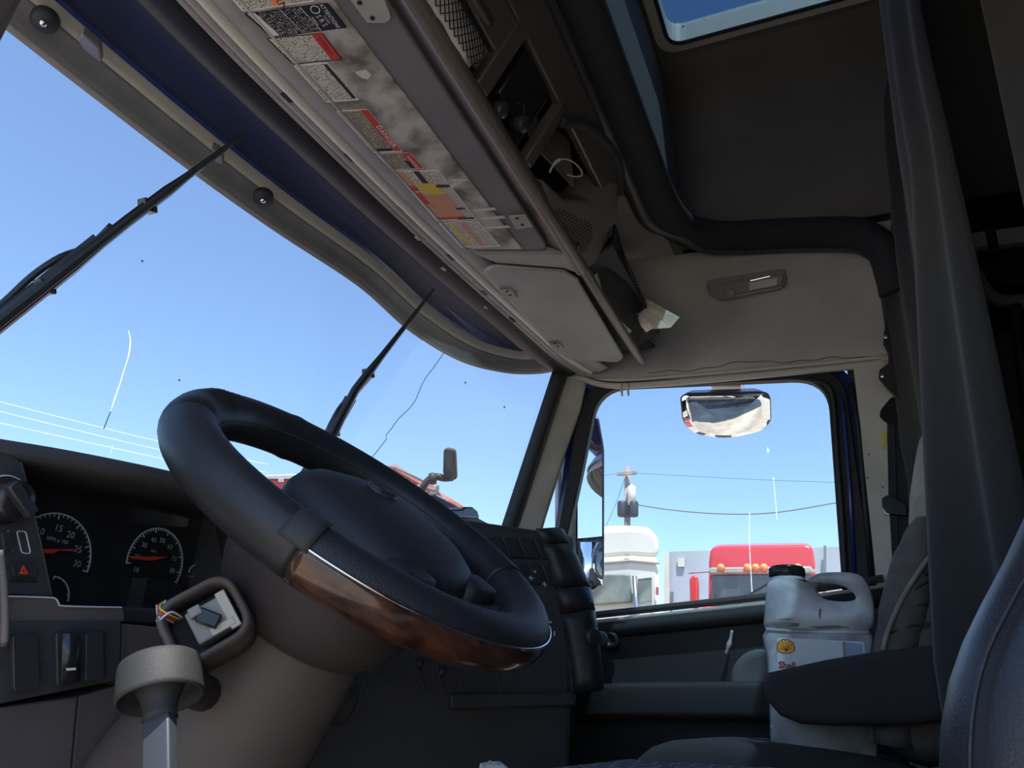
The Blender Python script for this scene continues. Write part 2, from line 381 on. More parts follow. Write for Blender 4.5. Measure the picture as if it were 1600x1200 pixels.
# stain line of the headliner: a thin dark seam that wanders along the bead
st = []
for i in range(40):
    t = i/39; px = 985+t*405; st.append(P(px, 586-t*32-1.5*math.sin(i*1.3)-2*math.sin(i*.47)-5*math.exp(-((t-.45)/.2)**2), x=2.196))
s_ = obj('water_stain', tube(st, .0009, 4), M['console'], hs); lab(s_, 'dark wavy water stain edge')

# ---- windscreen
win = struct(empty('window_1', V(1.24, 1.0, .65)), 'cracked dusty windscreen')
xs = [.27+i*(2.115-.27)/36 for i in range(37)]; zs = [.28+i*.745/14 for i in range(15)]
piv2 = PW(470, 790); 
Rsw = (PW(722, 690)-piv2).length
M['wsglass'] = glass_mat('windscreen_glass', (.97, .985, .99), dirt=.012, dscale=2.2, arcs=[(piv2.x, piv2.y, piv2.z, Rsw-.004, Rsw+.006, .008)], refl=.04)
obj('pane', grid([[V(x, wsy(x, z), z) for x in xs] for z in zs]), M['wsglass'], win, smooth=True)
sq = [(0, -1), (1, -1), (1, 1), (-1, 1), (-1, -1)]
xh = [.24+i*(2.13-.24)/40 for i in range(41)]
def hstrip(name, y0, z0, y1, z1, m, par, th=.006, n=3, bul=0, xs_=None):
    rr = []
    for x in (xs_ or xh):
        rr.append([V(x, hys(x)+y0+(y1-y0)*j/n, z0+(z1-z0)*j/n-bul*math.sin(math.pi*j/n)) for j in range(n+1)])
    return obj(name, grid(rr), m, par, smooth=True, solid=th)
hstrip('seal', .012, 1.005, -.050, 1.004, M['black'], win, .012, 4, .010)
sr = [V(2.105+.01*(1-z), wsy(2.1, z)-.01, z) for z in [1.02-.05*i for i in range(15)]]
obj('seal', tube(sr, .021, 8, prof=[(-1.0, -.7), (1.0, -.7), (1.15, 0), (1.0, .7), (-1.0, .7), (-1.15, 0)]), M['black'], win, smooth=True)
hd = struct(empty('trim_3', V(1.24, .85, 1.0)), 'moulded windscreen header with pale beads')
hstrip('header_channel', -.050, 1.004, -.090, 1.003, M['black'], hd, .006, 2)
hstrip('header_bead', -.050, 1.000, -.060, 1.000, M['header'], hd, .008, 2, .004)
hstrip('header_bead', -.064, .999, -.078, .999, M['header'], hd, .008, 2, .004)
hstrip('header_bead', -.082, .998, -.100, .998, M['bead'], hd, .008, 3, .006)
hstrip('header_moulding', -.097, 1.000, -.150, 1.008, M['header'], hd, .008, 4, .006)
hstrip('header_backing', .0, 1.035, -.30, 1.06, M['cavity'], hd, .01, 2)
for px, py in [(448, 152), (546, 245), (630, 325), (705, 402), (757, 457), (800, 500)]:
    c = P(px, py, z=.993); obj('clip_slot', obox(c, V(.012, -.001, 0), V(0, .004, 0), V(0, 0, .002)), M['black'], hd)
for px, py in [(653, 372), (693, 420), (758, 480), (799, 518)]:
    c = P(px, py, z=.992); obj('header_clip', obox(c, V(.009, -.001, 0), V(0, .005, 0), V(0, 0, .002)), M['header'], hd, bevel=.002)
# cracks in the glass
ck = [(201, 517), (204, 530), (203, 545), (200, 560), (195, 575), (188, 598), (181, 618), (173, 643)]
obj('crack', tube([PW(*p, off=-.002) for p in ck], [.0006, .0009, .0011, .0009, .0007, .0008, .0011, .0006], 5), M['crackw'], win)
obj('crack', tube([PW(*p, off=-.002) for p in [(173, 643), (168, 655), (162, 670)]], .0008, 5), M['crackd'], win)
obj('crack', tube([PW(*p, off=-.002) for p in [(176, 696), (173, 710)]], .0007, 5), M['crackw'], win)
ck = [(694, 551), (680, 571), (664, 592), (657, 606), (650, 624), (641, 637), (622, 655), (613, 668), (603, 680), (604, 686), (590, 704), (576, 721)]
obj('crack', tube([PW(*p, off=-.002) for p in ck], .0009, 5), M['crackd'], win)
for p, r in [((727, 598), .0035), ((788, 636), .004), ((222, 408), .002), ((280, 594), .002)]:
    obj('stone_chip', lathe([(0.0001, -.0006), (r, -.0004), (r*.7, .0004), (.0001, .0005)], PW(*p, off=-.002), V(0, 1, .3), 8), M['crackd'], win)

# ---- A-pillars
def ppx(l, x): return [P(a, b, x=x) for a, b in l]
ap = [P(876, 578, x=2.125), P(918, 594, x=2.185), P(908, 640, x=2.19), P(880, 720, x=2.19), P(855, 800, x=2.19), P(835, 870, x=2.19), P(790, 870, x=2.115), P(800, 808, x=2.115), P(838, 700, x=2.12), P(868, 610, x=2.125)]
struct(obj('trim_4', prism(ap, V(.07, .03, 0)), M['pillar'], bevel=.008, seg=3), 'pale passenger side windscreen pillar')
a = P(45, 0, x=.36); b = P(0, 90, x=.36); dv = (b-a).normalized()
q = [a-dv*.45, b+dv*.5]
struct(obj('trim_5', prism([q[0], q[1], q[1]+V(-.14, -.08, 0), q[0]+V(-.14, -.08, 0)], V(-.01, .07, .02)), M['mauve2'], bevel=.02, seg=3), 'mauve driver side windscreen pillar at the corner of view')
# ---- passenger door: frame, glass, panel
dr = struct(empty('door_1', V(2.22, .35, -.5)), 'passenger door with dark panel')
DX = 2.20
outer = rnd(ppx([(843, 985), (878, 800), (908, 600), (1318, 575), (1376, 985)], DX), [.01, .4, .11, .09, .01], 8)
inner = rnd(ppx([(852, 975), (898, 790), (935, 606), (1292, 590), (1320, 980)], DX), [.01, .4, .10, .10, .01], 8)
obj('window_seal', ringplate(outer, inner, V(.03, 0, 0)), M['black'], dr, bevel=.004)
inner2 = rnd(ppx([(852, 975), (896, 790), (932, 602), (1300, 584), (1332, 980)], DX+.03), [.01, .4, .10, .10, .01], 8)
outer2 = rnd(ppx([(840, 990), (872, 800), (900, 590), (1330, 565), (1385, 990)], DX+.03), [.01, .4, .10, .10, .01], 8)
obj('door_frame', ringplate(outer2, inner2, V(.035, 0, 0)), M['blue'], dr)
# bright blue painted edge between the two rubber lips, rear side of the frame
be = ppx([(1312, 618), (1318, 640), (1328, 760), (1336, 905)], DX-.002)
obj('painted_edge', tube(be, .0055, 6), M['blue'], dr, smooth=True)
obj('rubber_lip', tube(ppx([(1330, 600), (1341, 660), (1350, 760), (1362, 905)], DX-.004), .008, 6), M['black'], dr, smooth=True)
obj('rubber_lip', tube(smooth_path(ppx([(1262, 593), (1290, 600), (1303, 625), (1308, 700), (1316, 800), (1322, 905)], DX-.004), 4), .007, 6), M['black'], dr, smooth=True)
sill = ppx([(820, 985), (930, 962), (1195, 933), (1380, 905)], DX)
w2 = struct(empty('window_2', V(2.245, .35, .6)), 'dusty passenger door window')
M['sideglass'] = glass_mat('door_glass', (.96, .985, .99), dirt=.02, dscale=3.5, refl=.3)
obj('pane', prism(ppx([(820, 1010), (840, 800), (890, 590), (1330, 570), (1375, 1010)], 2.246), V(.004, 0, 0)), M['sideglass'], w2)
for (x_, y_, r) in [(1200, 704, .008), (1209, 748, .006)]:
    c = P(x_, y_, x=2.243)
    obj('stone_chip', prism([c+V(0, r*k*math.cos(t), r*k*math.sin(t)*1.5) for t, k in [(0, .4), (.7, .3), (1.5, 1), (2.2, .3), (3.1, .7), (3.9, .3), (4.7, .8), (5.5, .3)]], V(-.0008, 0, 0)), M['crackw'], w2)
obj('crack', tube(ppx([(1209, 752), (1212, 785), (1214, 812)], 2.243), .0009, 4), M['crackw'], w2)
obj('crack', tube(ppx([(1171, 800), (1171, 850), (1175, 925)], 2.243), .0009, 4), M['crackw'], w2)
pan = ppx([(800, 1000), (930, 972), (1195, 942), (1385, 918)], DX-.01)
pb = [V(DX-.01, pan[3].y, -.5), V(DX-.01, pan[0].y, -.5)]
obj('door_panel', prism(pan+pb, V(.045, 0, 0)), M['doorpanel'], dr, bevel=.01)
obj('sill_rail', tube([p+V(-.012, 0, 0) for p in sill], .010, 8), M['doorrail'], dr, smooth=True)
obj('sill_rail', tube([p+V(-.016, 0, -.020) for p in sill], .006, 8), M['bead'], dr, smooth=True)
obj('sill_cap', tube([p+V(-.018, 0, -.045) for p in sill], .022, 8), M['doorpanel'], dr, smooth=True)
# armrest ledge, pull handle, knobs, speaker on the door
obj('door_armrest', loft([rrect(V(2.165, y, z), V(.045, 0, 0), V(0, 0, .045), .02) for y, z in [(.72, .02), (.6, .035), (.3, .05), (.0, .06)]]), M['doorpanel'], dr, smooth=True)
obj('pull_handle', tube(smooth_path(ppx([(1144, 985), (1140, 1005), (1134, 1022)], 2.165), 4), [.004]*4+[.007]*2+[.004]*3, 8), M['bead'], dr, smooth=True)
for (px, py, r) in [(956, 1001, .020), (925, 990, .022)]:
    kn = obj('knob', lathe([(r, 0), (r, .012), (r*.8, .02), (r*.75, .018), (r*.3, .012), (.001, .012)], P(px, py, x=2.165), V(-1, 0, 0), 20), M['switch'], dr, smooth=True)
    obj('knob_ring', tube([P(px, py, x=2.163)+V(-.012, r*1.02*math.cos(t*.3), r*1.02*math.sin(t*.3)) for t in range(21)], .0014, 5, closed=True), M['doorrail'], kn, smooth=True)
sp = obj('door_speaker', lathe([(.082, 0), (.082, .012), (.074, .02), (.06, .016), (.001, .020)], P(1195, 1068, x=2.16), V(-1, 0, 0), 32), M['visor'], dr, smooth=True)
lab(sp, 'round grey speaker cover')
# ---- driver's door standing open out of view, added to block light from the left
d2 = struct(empty('door_2', V(-.2, .75, -.5)), 'open driver door out of view, added to block light')
hg = V(.18, .98, 0); dd = V(-.80, -.25, 0).normalized(); dn = V(dd.y, -dd.x, 0)
def dpt(u, z, o=0.): return hg+dd*u+dn*o+V(0, 0, z)
obj('door_panel', prism([dpt(0, -.55), dpt(.98, -.55), dpt(1.0, .34), dpt(0, .28)], dn*.07), M['doorpanel'], d2, bevel=.01)
obj('door_frame', ringplate(rnd([dpt(0, .27), dpt(1.0, .33), dpt(.97, .95), dpt(.2, .97)], .06, 5), rnd([dpt(.06, .29), dpt(.95, .35), dpt(.92, .90), dpt(.22, .92)], .06, 5), dn*.06), M['blue'], d2)
obj('pane', prism([dpt(.04, .27, .03), dpt(.97, .33, .03), dpt(.94, .92, .03), dpt(.2, .94, .03)], dn*.004), M['sideglass'], d2)
# ---- B-pillar behind the door
bp = ppx([(1334, 575), (1378, 990), (1470, 990), (1440, 540)], 2.19)
struct(obj('trim_6', [prism(bp, V(.06, 0, 0)), box(2.20, 2.25, -.6, -.08, -.55, .35)], M['pillar']), 'pale pillar trim behind the passenger door')
struct(obj('wall_right_sleeper', [box(2.2, 2.25, -2.3, -.30, -.55, 1.42)], M['roof']))
# ---- soft dark ring round the raised roof
pth = smooth_path([V(.42, .392, 1.34), V(.9, .392, 1.335), V(1.5, .392, 1.333), V(1.78, .390, 1.335), V(1.93, .36, 1.34), V(2.02, .27, 1.345), V(2.045, .12, 1.335), V(2.05, -.03, 1.312), V(2.055, -.12, 1.29), V(2.07, -.175, 1.24), V(2.085, -.19, 1.17), V(2.10, -.195, 1.115)], 6)
pr = [(math.cos(t)*(1 if abs(math.cos(t)) > .5 else 1), math.sin(t)*.78) for t in [2*math.pi*k/16 for k in range(16)]]
struct(obj('trim_7', tube(pth, .056, prof=pr), M['ring'], smooth=True), 'thick soft dark ring trim around the raised roof opening')
pth2 = [p+V(.025 if i > 24 else 0, .045 if i < 24 else 0, -.022) for i, p in enumerate(pth[:54])]
struct(obj('trim_8', tube(smooth_path(pth2[::4], 4), .024, 10), M['console'], smooth=True), 'narrow brown lip under the dark roof ring')
# ---- skylight
sk = struct(empty('window_3', V((SX0+SX1)/2, (SY0+SY1)/2, SZ)), 'roof skylight with pale edge')
M['skyglass'] = glass_mat('skylight_glass', (.36, .47, .55), dirt=.006, refl=.5)
oc = rnd([V(SX0-.03, SY0-.03, SZ-.008), V(SX1+.03, SY0-.03, SZ-.008), V(SX1+.03, SY1+.03, SZ-.008), V(SX0-.03, SY1+.03, SZ-.008)], .07, 6)
ic = rnd([V(SX0+.004, SY0+.004, SZ-.008), V(SX1-.004, SY0+.004, SZ-.008), V(SX1-.004, SY1-.004, SZ-.008), V(SX0+.004, SY1-.004, SZ-.008)], .05, 6)
obj('skylight_frame', ringplate(oc, ic, V(0, 0, .075)), M['bead'], sk)
obj('skylight_lip', tube([p+V(0, 0, -.004) for p in ic], .006, 6, closed=True), M['ring'], sk)
obj('pane', box(SX0-.02, SX1+.02, SY0-.02, SY1+.02, SZ+.055, SZ+.06), M['skyglass'], sk)
c = P(1067, 45, z=SZ+.05); obj('dead_leaf', prism([c+V(.012*math.cos(t)*k, .02*math.sin(t)*k, 0) for t, k in [(0, 1), (.8, .5), (1.7, 1), (2.5, .4), (3.3, .9), (4.2, .5), (5, .9), (5.7, .5)]], V(0, 0, .002)), M['cavity'], sk)

# ================================================================ STEERING WHEEL
WC = V(.755, .5214, .196); WN = V(-.087, -.588, .804).normalized(); WU = (V(1, 0, 0)-WN*WN.x).normalized(); WV = WN.cross(WU); WR = .225
D2 = math.radians
def wpt(phi, th, r, R=WR):
    e = WU*math.cos(D2(phi))+WV*math.sin(D2(phi)); return WC+e*R+(e*math.cos(D2(th))+WN*math.sin(D2(th)))*r
def torus(p0, p1, r, t0=0, t1=360, np=72, nt=20, rfun=None):
    full = abs(t1-t0) >= 360; rows = []
    for i in range(np+1):
        ph = p0+(p1-p0)*i/np; rr = r*(rfun(ph) if rfun else 1)
        rows.append([wpt(ph, t0+(t1-t0)*j/nt, rr) for j in range(nt if full else nt+1)])
    return loft(rows, cap=True) if full else grid(rows)
sw = tag(empty('steering_wheel', WC-WN*.03), 'black leather-wrapped steering wheel with burl wood lower rim', 'steering wheel')
def wr(ph):   # the loose cover: wrinkles at the top left, a fold on the far side
    k = 1.0
    if 105 < ph < 150: k += .035*math.sin(ph*1.9)+.016*math.sin(ph*4.1)
    k += .05*math.exp(-((ph-78)/2.5)**2)+.04*math.exp(-((ph-118)/3)**2)
    return k
obj('rim_cover', torus(-28, 208, .0300, np=150, nt=24, rfun=wr), M['leather'], sw, smooth=True)
obj('rim', torus(207, 333, .0285, np=60, nt=24), M['leather2'], sw, smooth=True)
obj('wood_insert', torus(208.5, 306, .0298, -105, 22, np=50, nt=14), M['wood'], sw, smooth=True, solid=.002)
for th in (22, -100): obj('chrome_strip', tube([wpt(208+98*i/40, th, .0305) for i in range(41)], .0013, 6), M['chrome'], sw, smooth=True)
obj('cover_strap', torus(203, 210, .0312, 15, 110, np=4, nt=8), M['shroud'], sw, smooth=True, solid=.002)
obj('stitching', [tube([wpt(ph, 128, .0302), wpt(ph+1.6, 128, .0302)], .0008, 4) for ph in range(212, 300, 3)], M['shroud'], sw)
# seam lines of the cover
obj('cover_seam', tube([wpt(-25+210*i/90, 160, .0305*wr(-25+210*i/90)) for i in range(91)], .0012, 5), M['lever'], sw, smooth=True)
def padloop(s, h, n=48):
    o = []
    for k in range(n):
        t = 2*math.pi*k/n; c_, s_ = math.cos(t), math.sin(t); e = 2.6
        a = .117*s; b = (.072 if s_ > 0 else .150)*s
        q = (abs(c_)**e+abs(s_)**e)**(-1/e)
        o.append(WC+WU*a*c_*q+WV*b*s_*q+WN*h)
    return o
pad = obj('airbag_cover', loft([padloop(.80, -.045), padloop(.95, -.03), padloop(1, -.012), padloop(.985, .004), padloop(.93, .016), padloop(.80, .026), padloop(.55, .033), padloop(.3, .036), padloop(.05, .037)]), M['cover'], sw, smooth=True)
def onpad(a, b, h): return WC+WU*a+WV*b+WN*h
em = obj('emblem', tube([onpad(.004+.020*math.cos(t*.3142), .006+.016*math.sin(t*.3142), .0372) for t in range(20)], .0028, 8, closed=True), M['lever'], sw, smooth=True)
obj('emblem_bar', tube([onpad(-.012, .016, .0375), onpad(.02, -.004, .0378)], .003, 6), M['lever'], em, smooth=True)
for ph, w0, w1 in [(176, .040, .028), (4, .040, .028), (243, .026, .022), (297, .026, .022)]:
    e = WU*math.cos(D2(ph))+WV*math.sin(D2(ph)); s_ = WN.cross(e); ls = []
    for k in range(6):
        t = k/5; rr = .085+t*(WR-.02-.085); w_ = w0+(w1-w0)*t; ls.append(rrect(WC+e*rr+WN*(-.022+.012*t), s_*w_, WN*.012, .008))
    obj('spoke', loft(ls), M['dash'], sw, smooth=True)
for ph in (243, 297):
    c = WC+(WU*math.cos(D2(ph))+WV*math.sin(D2(ph)))*.150
    obj('thumb_button_pod', loft([rrect(c+WN*h, WU*.034*s, WV*.022*s, .018*s) for h, s in [(-.02, 1), (.004, 1), (.014, .85), (.017, .5)]]), M['cover'], sw, smooth=True)

# ================================================================ STEERING COLUMN
sc = tag(empty('steering_column', V(.8, .8, -.4)), 'mauve steering column shroud with open stalk socket and hanging lever', 'steering column')
def cl(t, a, b, off=V(0, 0, 0), n=40):
    return [WC+WN*t+off+WU*a*math.cos(2*math.pi*k/n)+WV*b*math.sin(2*math.pi*k/n) for k in range(n)]
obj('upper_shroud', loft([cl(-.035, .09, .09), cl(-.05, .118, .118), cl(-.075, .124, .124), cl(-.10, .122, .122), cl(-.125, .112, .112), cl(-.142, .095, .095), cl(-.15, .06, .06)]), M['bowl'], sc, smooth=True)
lw = [(-.135, .070, .07, 0), (-.15, .082, .08, 0), (-.18, .088, .085, 0), (-.22, .094, .09, -.005), (-.28, .105, .10, -.012), (-.34, .115, .11, -.015), (-.42, .12, .12, -.015), (-.55, .12, .12, -.015)]
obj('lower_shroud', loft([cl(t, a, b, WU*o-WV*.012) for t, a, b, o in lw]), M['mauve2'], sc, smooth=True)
nk = obj('ignition_barrel', lathe([(.030, -.06), (.030, .012), (.024, .018), (.014, .018), (.012, .012), (.001, .012)], WC-WN*.215+WU*.088-WV*.05, (WU*.75-WV*.55+WN*.1), 24), M['dash'], sc, smooth=True)
# open socket where a stalk has been pulled out
SCc = P(318, 966, x=.60); SN = (-SCc.normalized()*.92+R0*-.15+V(0, 0, .18)).normalized()
a1 = (R0*math.cos(.62)-R1*math.sin(.62)); a1 = (a1-SN*a1.dot(SN)).normalized(); a2 = SN.cross(a1)
def sl_(s, d, m=1.0): return rrect(SCc-SN*d, a1*.038*s, a2*.033*s*m, .022*s, 6)
sk_ = obj('stalk_socket', loft([sl_(1.05, .075), sl_(1.07, .035), sl_(1.05, .010), sl_(1.0, .0), sl_(.90, .0), sl_(.86, .006), sl_(.82, .05)], cap=False), M['mauve2'], sc, smooth=True, solid=.0015)
obj('socket_floor', prism(sl_(.84, .040), SN*-.004), M['cavity'], sk_)
cc = SCc-SN*.016+a1*.006+a2*-.003
obj('connector_block', obox(cc, a1*.020, a2*.017, SN*.012), M['greyplastic'], sk_, bevel=.002)
obj('connector_rail', obox(cc+a1*.017+SN*.010, a1*.005, a2*.020, SN*.004), M['bead'], sk_, bevel=.001)
obj('connector_rail', obox(cc+a1*.006-a2*.013+SN*.012, a1*.012, a2*.004, SN*.003), M['bead'], sk_, bevel=.001)
obj('plug', obox(cc-a1*.002+a2*.0+SN*.016, (a1*.8+a2*.6)*.007, (a2*.8-a1*.6)*.011, SN*.006), M['blackgloss'], sk_, bevel=.0015)
obj('plug', obox(cc-a1*.010+a2*.012+SN*.018, a1*.006, a2*.005, SN*.005), M['greyplastic'], sk_, bevel=.0015)
wires = [('yellow', .0), ('needle', .003), ('bead', .006), ('wirepale', -.003)]
for k, (mm, o_) in enumerate(wires):
    s0 = SCc-SN*.02-a1*(.020+o_)+a2*(.016); 
    obj('loose_wire', tube(smooth_path([s0, s0+SN*.018-a1*.006+a2*.006, s0+SN*.020-a1*(.010-o_)+a2*.014+V(0, 0, -.004*k), s0+SN*.008-a1*.006+a2*.022], 5), .0011, 5), M[mm], sk_, smooth=True)
# boot and lever
BC = P(250, 1040, x=.53); BA = (R1*.80-BC.normalized()*.60).normalized()
bt = obj('lever_boot', lathe([(.001, -.004), (.030, -.004), (.0328, -.002), (.0340, .003), (.0350, .026), (.0346, .030), (.0325, .030), (.031, .019), (.026, .007), (.023, .009), (.0200, .019), (.0150, .031), (.0130, .042), (.0142, .046), (.001, .046)], BC, BA, 40), M['shroud'], sc, smooth=True)
obj('boot_neck', tube([BC+BA*.008, BC+V(.12, .06, -.02)], [.016, .018], 14), M['bowl'], sc, smooth=True)
lv = BC+BA*.044; ls_ = BA.cross(R2).normalized(); lt = BA.cross(ls_)
obj('lever', loft([rrect(lv+BA*d+ls_*o_, ls_*w_, lt*.007, .003) for d, w_, o_ in [(0, .0105, 0), (.004, .0118, 0), (.05, .0122, 0), (.12, .013, 0), (.17, .0128, 0), (.175, .010, 0)]]), M['lever'], sc, bevel=.0015)
for o_ in (-.006, .007): obj('lever_slot', obox(lv+BA*.007+ls_*o_-lt*.0072, ls_*.0012, BA*.0055, lt*.0006), M['black'], sc)
# thin ring on the ignition key
kr = WC-WN*.215+WU*.088-WV*.05+(WU*.75-WV*.55)*.022
kc = P(531, 1064, d=kr.length)
tag(obj('key_ring', tube([kc+R0*.011*math.cos(t*.2618)+R1*.021*math.sin(t*.2618) for t in range(24)], .0011, 6, closed=True), M['chrome'], smooth=True), 'thin bright key ring at the side of the steering column', 'key ring')

# ================================================================ DASHBOARD
da = tag(empty('dashboard', V(1.1, 1.0, -.45)), 'dark wraparound dashboard with gauges and angled centre stack', 'dashboard')
he = [P(0, 683, y=.80)+V(-.2, 0, -.03), P(0, 683, y=.80)+V(-.08, 0, -.012), P(0, 683, y=.80), P(130, 705, y=.80), P(275, 735, y=.80), P(400, 766, y=.80), P(520, 800, y=.80)+V(0, 0, -.01), P(560, 820, y=.80)+V(0, 0, -.03)]
rows = []
for p in smooth_path(he, 4):
    rows.append([V(p.x, 1.13, p.z-.03), V(p.x, 1.0, p.z-.012), V(p.x, .87, p.z-.001), V(p.x, .82, p.z), V(p.x, .806, p.z-.003), V(p.x, .80, p.z-.009), V(p.x, .803, p.z-.017), V(p.x, .812, p.z-.021), V(p.x, .87, p.z-.020), V(p.x, .94, p.z-.024)])
obj('instrument_hood', grid(rows), M['dashtop'], da, smooth=True, solid=.004)
def py_(l, y): return [P(a, b, y=y) for a, b in l]
GY = .93
obj('cluster_panel', prism(py_([(-20, 690), (430, 770), (430, 985), (-20, 960)], GY), V(0, .03, 0)), M['gaugeface'], da)
obj('cluster_cheek', prism([P(333, 830, y=.93), P(362, 942, y=.93), P(372, 960, y=.80), P(350, 810, y=.80)], V(.012, 0, 0)), M['dash'], da)
obj('cluster_rib', tube(py_([(331, 828), (345, 885), (354, 925)], .92), .0025, 6), M['dashtop'], da)
# gauges
def gauge(cx, cy, r, a0, a1_, nums, ticks, needle, nr=.68, size=.012, inner=None):
    c = P(cx, cy, y=GY-.003); X = V(1, 0, 0); Z = V(0, 0, 1)
    at = lambda a, k: c+X*math.cos(D2(a))*r*k+Z*math.sin(D2(a))*r*k
    arc = [at(a0+(a1_-a0)*i/40, 1) for i in range(41)]
    gg = obj('gauge', [tube(arc, .0010, 5)]+[tube([at(a0+(a1_-a0)*i/ticks, 1), at(a0+(a1_-a0)*i/ticks, .93 if i % 5 else .87)], .0007 if i % 5 else .0010, 4) for i in range(ticks+1)], M['gaugeprint'], da)
    for s, a in nums: text('numeral', s, at(a, nr)-Z*size*.35, X, Z, size, M['gaugeprint'], gg, align='CENTER')
    if needle is not None:
        d = X*math.cos(D2(needle))+Z*math.sin(D2(needle)); t_ = d.cross(V(0, 1, 0))
        obj('needle', prism([c-d*.004+t_*.003+V(0, -.004, 0), c-d*.004-t_*.003+V(0, -.004, 0), c+d*r*.55-t_*.0026+V(0, -.004, 0), c+d*r*.9-t_*.0008+V(0, -.004, 0), c+d*r*.9+t_*.0008+V(0, -.004, 0), c+d*r*.55+t_*.0012+V(0, -.004, 0)], V(0, .0015, 0)), M['needle'], gg)
    return gg
g1 = gauge(80, 872, .056, 200, -8, [('5', 165), ('10', 130), ('15', 92), ('20', 62), ('25', 28), ('30', 0)], 30, None)
def needle(par, l, y=GY-.007): obj('needle', prism(py_(l, y), V(0, .0015, 0)), M['needle'], par)
needle(g1, [(66, 858), (118, 858), (117, 861), (92, 860), (84, 865), (70, 864)])
text('legend', 'RPM x 100', P(72, 843, y=GY-.003), V(1, 0, 0), V(0, 0, 1), .007, M['gaugeprint'], g1)
g2 = gauge(243, 880, .050, 190, -35, [('10', 205), ('20', 175), ('30', 142), ('40', 112), ('50', 85), ('60', 55), ('70', 22), ('80', -8)], 40, None, size=.010)
needle(g2, [(203, 869), (262, 870), (243, 875), (236, 876), (206, 873)])
text('legend', 'MPH', P(235, 862, y=GY-.003), V(1, 0, 0), V(0, 0, 1), .005, M['gaugeprint'], g2)
g3 = gauge(305, 897, .0135, 175, 0, [], 6, None); needle(g3, [(293, 900), (322, 898), (322, 900), (300, 903)])
g4 = gauge(271, 934, .0165, 180, 10, [], 6, None); needle(g4, [(257, 941), (283, 939), (283, 941), (262, 943)])
gauge(78, 934, .026, 95, 0, [], 6, None)
obj('cluster_lens', poly(py_([(-10, 700), (360, 765), (380, 960), (-10, 945)], .90)), M['clear'], da)
obj('message_display', prism(py_([(132, 872), (265, 880), (262, 940), (125, 936)], GY-.001), V(0, .002, 0)), M['blackgloss'], da)
# switch panel left of the cluster
sp_ = obj('switch_panel', prism(rnd(py_([(-60, 690), (22, 712), (38, 728), (82, 932), (-60, 925)], .80), [.01, .02, .02, .004, .01], 4), V(0, .12, 0)), M['dash'], da, bevel=.002)
obj('panel_edge_line', tube(py_([(33, 722), (48, 780), (64, 850), (81, 931)], .799), .0009, 5), M['shroud'], sp_)
kc_ = P(4, 782, y=.80)
kb = obj('headlamp_knob', lathe([(.0245, 0), (.0245, -.004), (.022, -.007), (.020, -.022), (.018, -.025), (.001, -.025)], kc_, V(0, 1, 0), 28), M['blackgloss'], da, smooth=True)
obj('knob_grip', obox(kc_+V(0, -.028, 0), V(.016, 0, -.012), V(.004, 0, .005), V(0, .006, 0)), M['switch'], kb, bevel=.002)
obj('knob_ring', tube([kc_+V(.0255*math.cos(D2(a)), -.004, .0255*math.sin(D2(a))) for a in range(-20, 150, 8)], .0008, 5), M['gaugeprint'], kb)
text('legend', 'O', P(-3, 750, y=.799), V(1, 0, 0), V(0, 0, 1), .010, M['gaugeprint'], sp_)
obj('dimmer_slider', prism(rnd(py_([(-3, 832), (12, 830), (16, 860), (2, 862)], .797), .002, 3), V(0, -.006, 0)), M['switch'], sp_, bevel=.001)
obj('dimmer_scale', prism(py_([(11, 829), (14, 829), (20, 861), (19, 861)], .799), V(0, -.0005, 0)), M['whiteink'], sp_)
obj('blank_outline', tube(rnd(py_([(26, 830), (40, 830), (48, 865), (34, 864)], .799), .003, 4), .0007, 5, closed=True), M['gaugeprint'], sp_)
hz = obj('hazard_button', prism(rnd(py_([(12, 880), (53, 880), (54, 901), (18, 901)], .798), .002, 3), V(0, -.005, 0)), M['switch'], sp_, bevel=.001)
tri = py_([(36, 883), (44, 897), (30, 897)], .7925); tc_ = (tri[0]+tri[1]+tri[2])/3
obj('hazard_triangle', ringplate(tri, [tc_+(p-tc_)*.35 for p in tri], V(0, -.0006, 0)), M['needle'], hz)
obj('button_slot', prism(py_([(14, 906), (58, 907), (58, 910), (14, 909)], .799), V(0, -.0006, 0)), M['black'], sp_)
obj('lower_trim', prism(rnd(py_([(-60, 932), (86, 935), (98, 946), (188, 948), (194, 955), (194, 972), (-60, 972)], .792), .004, 3), V(0, .12, 0)), M['mauve'], da, bevel=.003)
obj('trim_highlight', tube(smooth_path(py_([(-20, 931), (60, 933), (86, 935), (92, 943), (102, 947), (190, 949)], .790), 3), .0009, 5), M['gaugeprint'], da)
obj('cluster_sill', prism(py_([(188, 948), (400, 956), (400, 985), (188, 972)], .83), V(0, .1, 0)), M['dash'], da, bevel=.003)
ls2 = obj('lower_switch_panel', prism(rnd(py_([(-60, 972), (190, 970), (188, 1062), (-60, 1112)], .788), .006, 3), V(0, .12, 0)), M['dash'], da, bevel=.003)
obj('switch_blank', prism(rnd(py_([(14, 992), (53, 990), (57, 1070), (50, 1078), (16, 1080)], .786), .004, 3), V(0, -.006, 0)), M['switch'], ls2, bevel=.003)
sw2 = obj('rocker_switch', prism(rnd(py_([(83, 988), (159, 986), (160, 1062), (85, 1073)], .786), .004, 3), V(0, -.005, 0)), M['switch'], ls2, bevel=.002)
obj('rocker_paddle', loft([rnd(py_([(97, 989), (125, 988), (126, 1064), (96, 1070)], y), .003, 3) for y in (.782, .776, .773)]), M['blackgloss'], sw2, smooth=True)
obj('rocker_mark', prism(py_([(103, 1044), (118, 1043), (118, 1047), (104, 1048)], .7722), V(0, -.0006, 0)), M['whiteink'], sw2)
